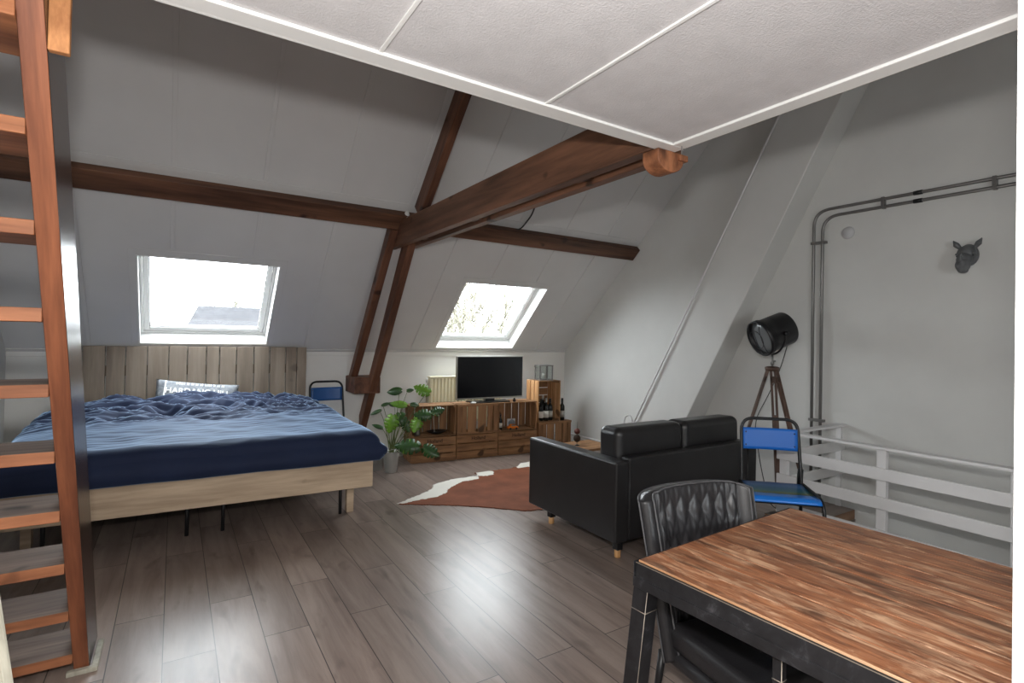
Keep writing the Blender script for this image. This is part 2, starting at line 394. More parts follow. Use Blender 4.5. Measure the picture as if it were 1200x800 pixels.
wr = bpy.data.objects.new('window_3', None); COL.objects.link(wr); struct(wr, 'window in the wall behind the camera')
b = BM()
b.box(BX0, BX1, YF-.09, YF-.03, BZ0, BZ0+.05); b.box(BX0, BX1, YF-.09, YF-.03, BZ1-.05, BZ1)
for xx in (BX0, BX1-.05): b.box(xx, xx+.05, YF-.088, YF-.032, BZ0+.05, BZ1-.05)
b.go('window_frame', M['white'], wr, bevel=.004)
b = BM(); b.box(BX0+.02, BX1-.02, YF-.062, YF-.058, BZ0+.02, BZ1-.02); b.go('window_pane', M['pane'], wr)
pa = bpy.data.lights.new('window_portal', 'AREA'); pa.shape = 'RECTANGLE'; pa.size = BX1-BX0; pa.size_y = BZ1-BZ0; pa.cycles.is_portal = True
po = bpy.data.objects.new('window_portal', pa); COL.objects.link(po); po.location = ((BX0+BX1)/2, YF-.13, (BZ0+BZ1)/2); po.rotation_euler = (math.radians(90), 0, 0)
prof = [(YF, -.02), (YB, -.02), (YB, ZK), (YTOP, ZTOP), (YF, ZTOP)]
b = BM(); b.prism(prof, 'X', XL-.12, XL); struct(b.go('wall_left', M['wall']), 'white gable wall on the left')
prof2 = [(YF, -2.6), (YB, -2.6), (YB, ZK), (YTOP, ZTOP), (YF, ZTOP)]
b = BM(); b.prism(prof2, 'X', XR, XR+.12); struct(b.go('wall_right', M['wall']), 'white gable wall on the right')
b = BM(); b.box(XL-.12, XR+.12, YF-.12, YTOP, ZTOP, ZTOP+.1); struct(b.go('ceiling', M['panel']), 'high ceiling above the loft')
# sloping roof with two skylight openings
def roof_slab():
    b = BM(); zs = sorted({ZK, ZTOP, *[w[2] for w in WINS], *[w[3] for w in WINS]}); xs = sorted({XL-.12, XR+.12, *[w[0] for w in WINS], *[w[1] for w in WINS]})
    V = {}
    def v(x, z):
        if (x, z) not in V: V[(x, z)] = b.b.verts.new((x, roofy(z), z))
        return V[(x, z)]
    for i in range(len(xs)-1):
        for j in range(len(zs)-1):
            xm, zm = (xs[i]+xs[i+1])/2, (zs[j]+zs[j+1])/2
            if any(w[0] < xm < w[1] and w[2] < zm < w[3] for w in WINS): continue
            b.b.faces.new([v(xs[i], zs[j]), v(xs[i+1], zs[j]), v(xs[i+1], zs[j+1]), v(xs[i], zs[j+1])])
    r = bmesh.ops.extrude_face_region(b.b, geom=b.b.faces[:])
    for g in r['geom']:
        if isinstance(g, bmesh.types.BMVert): g.co += N_OUT*.16
    return b.go('ceiling_slope', M['panel'])
struct(roof_slab(), 'sloping white panelled roof with two skylights')
# cover strips on the panel seams and along joints (each its own trim)
def roof_strip(name, x0, x1, z0, z1, t=.008, mat=None):
    b = BM(); P = []
    for (x, z) in ((x0, z0), (x1, z0), (x1, z1), (x0, z1)): P.append(Vector((x, roofy(z), z)))
    A = [b.b.verts.new(p-N_OUT*-0.0005) for p in P]; B = [b.b.verts.new(p+N_IN*t) for p in P]
    for f in ((0, 1, 2, 3),): b.b.faces.new([B[i] for i in f]); b.b.faces.new([A[i] for i in f][::-1])
    for i in range(4): b.b.faces.new([A[i], A[(i+1) % 4], B[(i+1) % 4], B[i]])
    return struct(b.go(name, mat or M['panel'], bevel=.002, seg=1))
k = 1
PZ0, PZ1 = 2.652, 2.775
for i in range(-2, 9):
    x = -.035+.6525*i
    x2 = x + .02
    if x > XL+.02: roof_strip('trim_%d' % k, x-.016, x+.016, PZ1+.07, ZTOP); k += 1
    segs = [(ZK+.03, PZ0)]
    for w in WINS:
        if w[0]-.07 < x < w[1]+.07: segs = [(w[3]+.07, PZ0)]
    for (a, c) in segs:
        if x > XL+.02 and x < XR: roof_strip('trim_%d' % k, x-.016, x+.016, a, c); k += 1
roof_strip('trim_%d' % k, XL, XR, PZ1+.028, PZ1+.062); k += 1
roof_strip('trim_%d' % k, XL, XR, ZK+.002, ZK+.028, .012); k += 1
for w in WINS:      # flat architrave round the skylight
    for (a, c, d, e) in ((w[0]-.055, w[0]-.004, w[2], w[3]+.05), (w[1]+.004, w[1]+.055, w[2], w[3]+.05), (w[0]-.004, w[1]+.004, w[3]+.012, w[3]+.05)):
        roof_strip('trim_%d' % k, a, c, d, e, .004); k += 1
b = BM(); b.box(XL, XR, YB-.014, YB, ZK-.05, ZK-.005); struct(b.go('trim_%d' % k, M['knee'], bevel=.003), 'thin batten at the top of the knee wall'); k += 1
b = BM(); b.box(XL, XR, YB-.016, YB, 0, .06); struct(b.go('baseboard_back', M['white'], bevel=.003))
b = BM(); b.box(XL, XL+.014, 0, YB-.016, 0, .06); struct(b.go('baseboard_left', M['white'], bevel=.003))
b = BM(); b.box(XR-.014, XR, 4.98, YB-.016, 0, .05); struct(b.go('baseboard_right', M['white'], bevel=.003))

# skylights
def skylight(n, w, label):
    x0, x1, z0, z1 = w
    root = bpy.data.objects.new('window_%d' % n, None); COL.objects.link(root); struct(root, label)
    L = (z1-z0)/SA
    root.location = (x0, roofy(z0), z0); root.rotation_euler = (math.radians(-43.7)*-1*-1, 0, 0)
    # local: x along, y up the slope, z outward
    up = Vector((0, -CA, SA)); m = Matrix((Vector((1, 0, 0)), up, N_OUT)).transposed().to_4x4(); m.translation = Vector((x0, roofy(z0), z0)); root.matrix_world = m
    W = x1-x0; D = .15
    b = BM()     # reveal lining, thin boards
    t = .012
    b.box(0, t, 0, L, -.002, D+.06); b.box(W-t, W, 0, L, -.002, D+.06); b.box(t, W-t, 0, t, -.002, D+.06); b.box(t, W-t, L-t, L, -.002, D+.06)
    b.go('window_lining', M['white'], root)
    b = BM(); f0, f1, z_0, z_1 = .014, .048, D-.03, D+.04
    def ring(b, a, c, zz0, zz1):
        b.box(a, c, a, L-a, zz0, zz1); b.box(W-c, W-a, a, L-a, zz0, zz1); b.box(c, W-c, a, c, zz0, zz1); b.box(c, W-c, L-c, L-a, zz0, zz1)
    ring(b, .014, .036, D-.01, D+.05); b.go('window_frame', M['white'], root, bevel=.003)
    b = BM(); ring(b, .040, .085, D+.0, D+.05); b.go('window_sash', M['white'], root, bevel=.006)
    b = BM(); ring(b, .085, .092, D+.012, D+.03); b.go('glazing_gasket', M['conduit'], root)
    b = BM(); b.box(.086, W-.086, .086, L-.086, D+.022, D+.026); b.go('window_pane', M['pane'], root)
    b = BM(); ring(b, -.04, .04, D+.052, D+.10); b.go('window_flashing', M['tile'], root)
    # daylight portal just outside
    a = bpy.data.lights.new('skylight_portal', 'AREA'); a.shape = 'RECTANGLE'; a.size = W+.1; a.size_y = L+.1; a.cycles.is_portal = True
    o = bpy.data.objects.new('skylight_portal', a); COL.objects.link(o)
    mm = Matrix((Vector((1, 0, 0)), up, N_OUT)).transposed().to_4x4(); mm.translation = Vector(((x0+x1)/2, 0, 0))+Vector((0, roofy((z0+z1)/2), (z0+z1)/2))+N_OUT*(D+.12)
    o.matrix_world = mm
skylight(1, WINS[0], 'left skylight above the wooden headboard')
skylight(2, WINS[1], 'right skylight above the television')

# loft floor underside (low ceiling, upper right)
MZ = 2.452; MX1, MY1 = 1.975, 1.722
b = BM(); b.box(XL, MX1-.004, YF, .9, MZ+.004, MZ+.16); b.box(-.235, MX1-.004, .9, MY1-.004, MZ+.004, MZ+.16); struct(b.go('ceiling_loft', M['loft']), 'stucco underside of the loft floor')
b = BM(); b.box(-.235, MX1, MY1-.073, MY1, MZ-.009, MZ+.004); b.box(-.235, MX1, MY1-.004, MY1+.012, MZ-.009, MZ+.19); struct(b.go('trim_%d' % k, M['white'], bevel=.004), 'white edge strip along the front of the loft'); k += 1
b = BM(); b.box(MX1-.068, MX1, YF, MY1-.073, MZ-.009, MZ+.004); b.box(MX1-.004, MX1+.012, YF, MY1, MZ-.009, MZ+.19); struct(b.go('trim_%d' % k, M['white'], bevel=.004), 'white edge strip along the side of the loft'); k += 1
for x in (.534, 1.188):
    b = BM(); b.box(x-.007, x+.007, YF, MY1-.073, MZ-.003, MZ+.004); struct(b.go('trim_%d' % k, M['white'], bevel=.002), 'thin strip over a loft panel seam'); k += 1
b = BM(); b.tube(fillet([(MX1-.03, MY1-.09, MZ+.02), (MX1-.03, MY1-.09, MZ-.03), (MX1-.012, MY1-.09, MZ-.035), (MX1-.012, MY1-.09, MZ-.018)], .01), .003, 6)
tag(b.go('screw_hook', M['conduit']), 'small metal hook at the corner of the loft edge', 'hook')

# sloping chimney breast on the right gable wall
def ybreast(z, edge): return (4.99-.572*z) if edge == 0 else (4.27-.529*z)
b = BM()
zt = 5.0
b.prism([(ybreast(0, 1), 0), (ybreast(0, 0), 0), (ybreast(zt, 0), zt), (ybreast(zt, 1), zt)], 'X', 4.80, XR)
struct(b.go('wall_chimney_breast', M['wall'], bevel=.012, seg=2), 'leaning plastered chimney breast on the right wall')
# thin pipe along its far edge
p = [(4.775, ybreast(z, 0)-.012, z) for z in (.12, 1.0, 2.0, 3.0, 4.2)]
b = BM(); b.tube(p, .011, 8); tag(b.go('cable_conduit', M['rail']), 'thin white conduit running up the edge of the leaning chimney breast', 'conduit')
b = BM(); b.tube(fillet([(4.68, 4.74, 0), (4.68, 4.74, .60), (4.68, 4.64, .64), (4.68, 4.60, .56)], .05), .008, 8)
tag(b.go('pipe_stub', M['rail']), 'short white hooked pipe end rising behind the sofa', 'pipe')

# door jamb / wall edge beside the camera
b = BM(); b.box(.668, .80, -.02, .167, 0, MZ); struct(b.go('wall_jamb', M['white'], bevel=.004), 'white wall edge close to the camera at the right')

# ------------------------------------------------------------------ timber
# purlin
def P3(y, z): return Vector((0, y, z))
q0 = Vector((0, roofy(PZ0), PZ0)); q1 = Vector((0, roofy(PZ1), PZ1))
poly = [q0, q1, q1+N_IN*.08, q0+N_IN*.08]
b = BM(); b.prism([(v.y, v.z) for v in poly], 'X', XL, XR-.005)
tag(b.go('roof_purlin', M['beamX'], bevel=.006), 'long dark brown purlin running across the sloping roof above both skylights', 'beam')
# tie beam: two planks with the rafter between them
def tie(x0, x1, yend):
    z0, z1 = 2.438, 2.680; off = .02
    b = BM(); b.prism([(yend, z0), (roofy(z0)-off, z0), (roofy(z1)-off-.03, z1), (yend, z1)], 'X', x0, x1); return b
root = thing('tie_beam', 'heavy brown tie beam reaching from the sloping roof to the loft corner', 'beam', (0, 0, 0))
tie(1.850, 1.925, 1.738).go('beam_plank', M['beam'], root, bevel=.006)
tie(2.0, 2.07, 1.738).go('beam_plank', M['beam'], root, bevel=.006)
b = BM()
for y in (2.3, 3.6, 4.6): b.box(1.925, 2.0, y, y+.12, 2.46, 2.66)
b.go('spacer_block', M['beam'], root)
# round log end
b = BM(); pr = [(1.866, 2.4425)]
for i in range(13):
    a = PI*i/12; pr.append((1.954-.088*math.cos(a), 2.405-.062*math.sin(a)))
pr.append((2.042, 2.4425))
b.prism(pr, 'Y', 1.70, 1.80)
root = thing('log_bracket', 'short round-bottomed brown log end under the loft corner', 'log')
b.go('log', M['endgrain'], root, bevel=.006)
b = BM(); b.box(2.0, 2.06, 1.688, 1.72, 2.405, 2.434); b.go('cap_block', M['endgrain'], root, bevel=.003)
# rafters and truss leg
def slope_bar(x0, x1, z0, z1, d0, d1, mat, name, label):
    A = Vector((0, roofy(z0), z0)); B = Vector((0, roofy(z1), z1)); poly = [A+N_IN*d0, B+N_IN*d0, B+N_IN*d1, A+N_IN*d1]
    b = BM(); b.prism([(v.y, v.z) for v in poly], 'X', x0, x1)
    return tag(b.go(name, mat, bevel=.006), label, 'beam')
slope_bar(1.932, 2.008, 2.86, 5.2, .085, .26, M['beamZ'], 'upper_rafter', 'dark rafter rising above the purlin towards the loft')
b = BM(); b.prism([(5.02, 2.58), (5.12, 2.64), (6.40, 1.051), (6.28, 1.051)], 'X', 1.765, 1.845)
tag(b.go('lower_rafter', M['beamZ'], bevel=.006), 'thin dark rafter behind the raking post, ending on the wall block', 'beam')
b = BM()
def yl(z): return 4.99+.72*(2.42-z)
b.prism([(yl(.33), .33), (yl(.33)+.16, .33), (yl(2.60)+.2, 2.60), (yl(2.60), 2.60)], 'X', 1.93, 2.01)
tag(b.go('raking_post', M['beamZ'], bevel=.006), 'raking dark post from the tie beam down to the knee wall beside the bed', 'beam')
b = BM(); b.box(1.755, 2.06, 6.10, YB-.001, .86, 1.05); tag(b.go('wall_block', M['beamZ'], bevel=.01), 'short dark timber block sticking out of the knee wall at the raking post', 'beam')
# small white fitting on the tie beam end, and a cable above the beam
b = BM(); b.sphere((1.905, 4.96, 2.735), (.026, .03, .04), 12); b.box(1.88, 1.93, 4.96, 5.0, 2.685, 2.72)
tag(b.go('junction_box', M['white'], smooth=True), 'tiny white junction box where the tie beam meets the purlin', 'box')
b = BM(); b.tube(fillet([(3.14, 4.98, 2.745), (3.25, 4.965, 2.76), (3.30, 4.82, 2.90), (3.27, 4.68, 3.03), (3.30, 4.40, 3.30), (3.48, 4.06, 3.625)], .06), .009, 6)
tag(b.go('roof_cable', M['cable']), 'thin dark cable climbing the sloping roof from the purlin, partly behind the tie beam', 'cable')

# trimmer beam at the loft hatch
b = BM(); b.box(-.295, -.2495, 1.80, 1.825, 2.272, 2.9); tag(b.go('hatch_board', M['hatch'], bevel=.004), 'orange wooden board end beside the top of the ladder', 'board')

# ------------------------------------------------------------------ ladder stair
def ladder():
    root = thing('loft_ladder', 'steep open brown wooden ladder stair at the left edge', 'stairs')
    def yf(z): return 3.075-.557*z
    for (x0, x1) in ((-.352, -.295), (-1.04, -.985)):
        b = BM(); zt = 3.3
        b.prism([(yf(0), 0), (yf(0)+.30, 0), (yf(zt)+.30, zt), (yf(zt), zt)], 'X', x0, x1)
        o = b.go('stringer', [M['ladder'], M['ladder_side']], root, bevel=.004)
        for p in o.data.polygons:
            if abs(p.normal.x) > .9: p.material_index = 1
    for i in range(12):
        z = .108+.251*i
        b = BM(); b.box(-.985, -.352, yf(z)+.012, yf(z)+.275, z-.044, z)
        o = b.go('tread', [M['tread'], M['tread_top']], root, bevel=.003)
        for p in o.data.polygons:
            if p.normal.z > .9: p.material_index = 1
    return root
ladder()
b = BM(); b.box(-.375, -.262, 3.035, 3.062, 0, .022); tag(b.go('floor_profile', M['pale'], bevel=.004), 'thin pale floor strip across the front of the ladder foot', 'strip')
b = BM(); b.box(-.287, -.262, 3.064, 3.30, 0, .022); tag(b.go('floor_profile', M['pale'], bevel=.004), 'thin pale floor strip along the side of the ladder foot', 'strip')
# pale batten leaning on the ladder
b = BM(); A = Vector((-.162, 1.42, .0)); B = Vector((-.54, 1.83, 2.12)); d = (B-A)
q = d.to_track_quat('Z', 'Y'); m = Matrix.Translation(A) @ q.to_matrix().to_4x4()
b.box(-.013, .013, -.012, .012, 0.008, d.length, mat=m); b.box(-.008, .008, -.016, .016, 0.02, d.length, mat=m)
tag(b.go('leaning_batten', M['pale'], bevel=.002), 'pale whitewashed batten leaning against the ladder, at the bottom left corner', 'batten')

# ------------------------------------------------------------------ headboard
def headboard():
    root = thing('headboard', 'greyed scaffold plank headboard against the knee wall', 'headboard', (0, 6.40, 0))
    xs = [-.86, -.735, -.555, -.40, -.225, -.045, .115, .285, .405, .565, .735, .895, 1.06, 1.175, 1.285]
    for a, c in zip(xs, xs[1:]):
        b = BM(); g = .0035+random.random()*.003
        b.box(a+g, c-g, -.012, .024, .25, 1.392-random.random()*.006); o = b.go('plank', M['headboard'], root, bevel=.003)
    b = BM(); b.box(-.84, 1.27, .024, .045, .45, .55); b.box(-.84, 1.27, .024, .045, 1.1, 1.2); b.box(-.8, -.7, .02, .05, 0, .5); b.box(1.1, 1.2, .02, .05, 0, .5)
    b.go('batten', M['headboard'], root)
headboard()

# ------------------------------------------------------------------ bed
BW, BL = 2.48, 1.84
def taper(o):
    for v in o.data.vertices:
        if v.co.x > .4: v.co.x -= .27*max(0, v.co.y)/BL*(v.co.x-.4)/(BW/2-.4)
    return o
broot = thing('double_bed', 'wide low bed with a pale pine side board and navy bedding', 'bed', (.215, 4.50, 0), math.radians(-2.2))
def fbm(x, y, s, z=0): return noise.noise(Vector((x*s, y*s, z)))
def make_bed():
    b = BM(); b.box(-BW/2, BW/2, 0, .032, .255, .535); b.go('foot_board', M['bedwood'], broot, bevel=.004)
    b = BM(); b.box(BW/2-.03, BW/2, .033, BL, .255, .52); taper(b.go('side_board', M['bedwood'], broot, bevel=.004))
    b = BM(); b.box(-BW/2, -BW/2+.03, .033, BL, .255, .52); b.go('side_board', M['bedwood'], broot, bevel=.004)
    for (x, y) in ((BW/2-.17, .19), (-BW/2+.13, .40), (BW/2-.40, BL-.1), (-BW/2+.13, BL-.1)):
        b = BM(); b.box(x, x+.06, y, y+.06, 0, .3); b.go('leg', M['bedwood'], broot, bevel=.003)
    for (x, y) in ((BW/2-.225, .19), (.125, .2), (-.115, .2), (-.95, .2)):
        b = BM(); b.tube([(x, y, 0), (x, y, .34)], .014, 10); b.go('support_leg', M['black'], broot)
    b = BM(); b.box(-BW/2+.04, BW/2-.04, .04, BL-.01, .30, .62); taper(b.go('mattress', M['mattress'], broot, bevel=.04, seg=4))
make_bed()
def duvet():
    # local cloth over the mattress: section across (u: left->right), along (v: hem at foot -> headboard)
    b = BM(); NU, NV = 300, 230
    def ab(v): return math.sqrt(v*v+.0016)
    hw = BW/2+.035
    def top(x, y):
        t = min(1, max(0, y/BL))
        base = .715+.10*t
        hump = .060*math.exp(-((x+.42)/.62)**2-((y-1.72)/.30)**2)+.040*math.exp(-((x-.38)/.72)**2-((y-1.75)/.27)**2)
        drop = -.05*max(0, (-x-.75)/.5)**1.2
        w = max(0, min(1, (y-.75)/.5))
        rid = (.8-ab(fbm(x*1.0+.35*y+.15*fbm(x, y, 2.2, 7), y*2.3, 2.6, 3))*3.2)
        fold = .048*w*rid + .030*w*(.7-2.6*ab(fbm(x*.8+y*.5, y*2.6, 5.5, 9)))+.012*w*(.6-3*ab(fbm(x*.6-y*.5, y*2.2, 9.5, 4)))
        soft = .020*fbm(x, y, 1.6, 1)+.010*fbm(x+y*.4, y, 5, 2)+.005*(1-2*abs(fbm(x*.5-y*.1, y*2, 7, 4)))
        return base+hump+drop+fold+soft
    def fn(u, v):
        # arc-length style: front drape, then top
        Lf = .27; Ls = .26; r = .10
        s = v*(Lf+BL)-Lf              # <0: hanging in front
        xx = -hw-Ls+u*(2*hw+2*Ls)     # beyond +-hw: hanging at the sides
        ex = max(0, abs(xx)-hw); sg = 1 if xx > 0 else -1
        x = max(-hw, min(hw, xx)); y = max(s, 0)-.045
        z = top(x, max(0, s))
        # rounded shoulder
        dfx = hw-abs(x) if ex == 0 else 0; dfy = s if s > 0 else 0
        def sh(d): return 0 if d > r else r-math.sqrt(max(0, r*r-(r-d)**2))
        z -= max(sh(dfx), sh(dfy))*.85
        drop = max(ex, max(0, -s))
        hem = .008*fbm(xx, s, 2.5, 5)
        lim = .495+hem + .045*min(1, ex/.1)
        tt = min(1, max(max(0, -s)/Lf, ex/Ls)); zz = z-(z-lim)*tt
        if drop > 0:
            k = max(0, -s)
            tck = min(1, drop/.14)
            if s < 0: y -= .030*math.sin(min(1, k/Lf)*PI*.85)*1.2-.004*fbm(xx, 0, 9, 3)+.010*fbm(xx*1.4, s*.8, 3, 6)
            if ex > 0: x += sg*(.055*math.sin(min(1, ex/Ls)*PI*.8)+.012*fbm(s, 0, 5, 3))
        return Vector((x, y, zz))
    b.grid(NU, NV, fn)
    o = taper(b.go('duvet', M['duvet'], None, smooth=True))
    o.parent = None
    m = o.modifiers.new('thick', 'SOLIDIFY'); m.thickness = .012; m.offset = 1
    o.location = broot.location; o.rotation_euler = broot.rotation_euler
    tag(o, 'rumpled navy duvet spread over the bed', 'duvet')
duvet()
def text_mesh(s, size, ext=.001, bold=False):
    cu = bpy.data.curves.new('t', 'FONT'); cu.body = s; cu.size = size; cu.extrude = ext; cu.align_x = 'CENTER'; cu.offset = size*.022 if bold else 0
    o = bpy.data.objects.new('t', cu); COL.objects.link(o)
    dg = bpy.context.evaluated_depsgraph_get(); me = bpy.data.meshes.new_from_object(o.evaluated_get(dg)); bpy.data.objects.remove(o); return me
def pillow():
    root = thing('pillow', 'flat white printed pillow against the headboard', 'pillow', (.20, 6.235, .815), math.radians(2))
    root.rotation_euler = (math.radians(66), math.radians(6.5), 0)
    W, Hh = .37, .235
    b = BM()
    def side(sg):
        def fn(u, v):
            x, y = 2*u-1, 2*v-1
            t = (1-x**4)**.5*(1-y**4)**.5
            k = 1-.07*(1-abs(y))*x*x; 
            return Vector((x*W*(1-.04*(1-y*y)), y*Hh*(1-.06*(1-x*x)), sg*(.008+.055*t)+.004*fbm(x, y, 4)))
        return fn
    b.grid(30, 20, side(1)); b.grid(30, 20, side(-1)); bmesh.ops.remove_doubles(b.b, verts=b.b.verts, dist=.02)
    b.go('pillow_case', M['pillow'], root, smooth=True)
    me = text_mesh('HARDANG HILL', .080, .002, True); yy = .080
    def surf(x, y): return .008+.055*max(0, 1-min(1, abs(x/W))**4)**.5*max(0, 1-min(1, abs(y/Hh))**4)**.5+.0025
    for v in me.vertices: v.co.y += yy; v.co.z += surf(v.co.x, v.co.y)
    link('pillow_lettering', me, M['print'], root)
    rr = random.Random(4); b = BM(); x = -.20
    while x < .22:      # a band of small printed dashes above the lettering
        w_ = rr.uniform(.006, .013); h_ = rr.uniform(.018, .026); z = surf(x, .185)
        b.box(x, x+w_, .172, .172+h_, z-.002, z+.001); x += w_+rr.choice((.004, .005, .016))
    b.go('pillow_print_band', M['print'], root)
    b = BM(); b.box(-W+.075, -W+.088, -Hh+.05, Hh-.03, .045, .0585); b.go('pillow_stripe', M['print'], root)
pillow()

# ------------------------------------------------------------------ tubular school chairs
def school_chair(label, seatmat, backmat, loc, rz, grp=None, sc=1):
    """origin at the floor under the seat centre; faces -Y"""
    root = thing('school_chair', label, 'chair', loc, rz)
    w, d, zs = .205, .20, .515; r = .0115
    # back hoop: rear legs run up into the backrest loop
    pts = [(-w, .26, 0), (-w+.01, .19, zs-.01), (-w+.02, .27, .955), (w-.02, .27, .955), (w-.01, .19, zs-.01), (w, .26, 0)]
    b = BM(); b.tube(fillet(pts, .085, 8), r, 10); b.go('back_frame', M['black'], root)
    # front hoop / seat frame
    for s in (-1, 1):
        b = BM(); b.tube(fillet([(s*(w+.012), -.225, 0), (s*(w+.005), -.20, zs+.002), (s*(w), .19, zs+.004)], .09, 8), r, 10); b.go('side_frame', M['black'], root)
        b = BM(); b.lathe([(.012, -.0), (.015, 0.001), (.015, .025), (.012, .03)], (s*(w+.012), -.225, 0), 12); b.go('rubber_foot', M['blackplastic'], root)
    for q in ([(-w-.004, -.185, zs-.03), (w+.004, -.185, zs-.03)], [(-w, .18, zs-.02), (w, .18, zs-.02)], [(-w-.008, -.2, .2), (-w, .22, .2)], [(w+.008, -.2, .2), (w, .22, .2)]):
        b = BM(); b.tube(q, .0085, 8); b.go('cross_bar', M['black'], root)
    b = BM(); n = 14
    def seat(u, v):
        x = (u-.5)*2*(w-.004); y = -.205+v*.39
        z = zs+.010-.012*math.sin(v*PI) - (.030*(1-v/.12)**2 if v < .12 else 0)
        return Vector((x, y, z))
    b.grid(12, 24, seat); o = b.go('seat', seatmat, root, smooth=True); m = o.modifiers.new('t', 'SOLIDIFY'); m.thickness = .011; m.offset = -1
    b = BM()
    def back(u, v):
        x = (u-.5)*2*(w-.026); z = .74+v*.15
        return Vector((x, .236+.08*(z-.72)+.016*(1-(2*u-1)**2)-.006, z))
    b.grid(14, 8, back); o = b.go('backrest', backmat, root, smooth=True); m = o.modifiers.new('t', 'SOLIDIFY'); m.thickness = .01; m.offset = 0
    for s in (-1, 1):
        for z in (.77, .86):
            b = BM(); b.sphere((s*(w-.045), .238+.08*(z-.72)-.008, z), .006, 8); b.go('rivet', M['black'], root)
    return root
c1 = school_chair('tubular school chair with bright blue backrest and landscape-painted seat', M['seatpic'], M['blue'], (3.524, 2.081, 0), math.radians(-45)); c1.scale = (1.03, 1.03, 1.03)
b = BM(); b.tube([(.192, .225, .50), (.196, .218, .62)], .019, 10); b.go('tape_wrap', M['blackplastic'], c1)
c2 = school_chair('tubular school chair with dull blue backrest half hidden behind the bed', M['blue2'], M['blue2'], (1.555, 5.98, 0), math.radians(2))
c2.location = (1.535, 6.2, 0); c2.scale = (1, 1, 1.03)

# ------------------------------------------------------------------ crates
def crate(mode, label, loc, rz, mat='crate', matz='crateZ', text=None, group=None):
    """apple crate .57 x .38 x .31. modes: 'upright' (open top), 'open' (on its side, opening forward), 'back' (bottom facing forward), 'tall' (standing on an end, opening forward)
    local origin: front lower left corner; x right, y back, z up"""
    root = thing('fruit_crate', label, 'crate', loc, rz, group)
    L, W, D = .57, .38, .31
    # crate axes: a (length .57), b (width .38), c (depth .31, opening at c=D)
    if mode == 'upright': T = lambda a, bb, c: (a, bb, c)             # front face b=0
    elif mode == 'open': T = lambda a, bb, c: (a, D-c, bb)            # opening at y=0
    elif mode == 'back': T = lambda a, bb, c: (a, c, bb)              # bottom at y=0
    elif mode == 'tall': T = lambda a, bb, c: (bb, D-c, a)
    def bx(b, a0, a1, b0, b1, c0, c1):
        p, q = T(a0, b0, c0), T(a1, b1, c1)
        b.box(min(p[0], q[0]), max(p[0], q[0]), min(p[1], q[1]), max(p[1], q[1]), min(p[2], q[2]), max(p[2], q[2]))
    t = .010
    long_m = M[mat] if mode != 'tall' else M[matz]
    # side slats (3 per long side), each its own part
    for (b0, b1) in ((0, t), (W-t, W)):
        for (c0, c1) in ((.006, .098), (.108, .195), (.206, .302)):
            b = BM(); bx(b, 0, L, b0, b1, c0, c1); b.go('side_slat', long_m, root, bevel=.0015, seg=1)
    for (a0, a1) in ((t*.0, .014), (L-.014, L)):     # end boards
        b = BM(); bx(b, a0+.0005, a1-.0005, t, W-t, .006, .145); bx(b, a0+.0005, a1-.0005, t, W-t, .16, .30); b.go('end_board', M[matz] if mode in ('open', 'back') else M[mat], root, bevel=.0015, seg=1)
    n = 5; bw = (W-.02)/n
    for i in range(n):                              # bottom slats along the length
        if mode == 'back': continue
        b = BM(); lw = (L-.03)/n; bx(b, .015+i*lw+.006, .015+(i+1)*lw-.006, .0105, W-.0105, 0, .0075); b.go('bottom_slat', M[matz] if mode == 'open' else M['crate'], root, bevel=.0015, seg=1)
    if mode == 'back':                              # upright boards facing forward
        xs = [.012, .13, .142, .262, .285, .40, .415, .49, .505, .558]
        for i in range(0, 10, 2):
            b = BM(); bx(b, xs[i], xs[i+1], .012, W-.012, 0, .0075); b.go('bottom_slat', M[matz], root, bevel=.0015, seg=1)
        b = BM(); bx(b, .0, L, 0, .03, -.006, 0); b.go('frame_batten', M[mat], root, bevel=.0015, seg=1); b = BM(); bx(b, 0, L, W-.03, W, -.006, 0); b.go('frame_batten', M[mat], root, bevel=.0015, seg=1)
    for a in (.016, L-.034):                        # corner posts
        for bb in (t, W-t-.018):
            b = BM(); bx(b, a, a+.018, bb, bb+.018, .008, .30); b.go('corner_post', M[mat], root)
    if text:
        me = text_mesh(text, .062, .0006, True); me.transform(Matrix.Rotation(PI/2, 4, 'X'))
        link('stencil_lettering', me, M['ink'], root, loc=(L*.52, -.0012, .238))
    return root
RZ = math.radians(-5.5); CX = Vector((math.cos(RZ), math.sin(RZ), 0)); base = Vector((2.425, 6.015, 0))
G = 'fruit crates stacked under the television'
crate('upright', 'brown fruit crate on the floor behind the potted plants, bottom left of the row', base, RZ-.03, text='Holland', group=G)
crate('upright', 'brown fruit crate on the floor in the middle of the row', base+CX*.585, RZ, text='Holland', group=G)
crate('upright', 'brown fruit crate on the floor under the toy car, right of the row', base+CX*1.165, RZ, text='Holland', group=G)
crate('open', 'open-fronted brown crate holding a vase and a black dish', base+Vector((.0, .0, .312)), RZ-.01, group=G)
crate('back', 'brown crate with its slatted bottom facing forward under the television', base+CX*.585+Vector((0, 0, .312)), RZ, group=G)
crate('open', 'open-fronted brown crate holding a toy car and a round clock', base+CX*1.165+Vector((0, 0, .312)), RZ, group=G)
G2 = 'fruit crates stacked in the corner'
crate('back', 'crate on the floor in the corner with its slatted bottom facing forward', (4.245, 5.93, 0), 0, group=G2)
crate('tall', 'crate standing on end in the corner with wine bottles inside', (4.235, 5.93, .383), 0, mat='crate', matz='crate_light', group=G2)

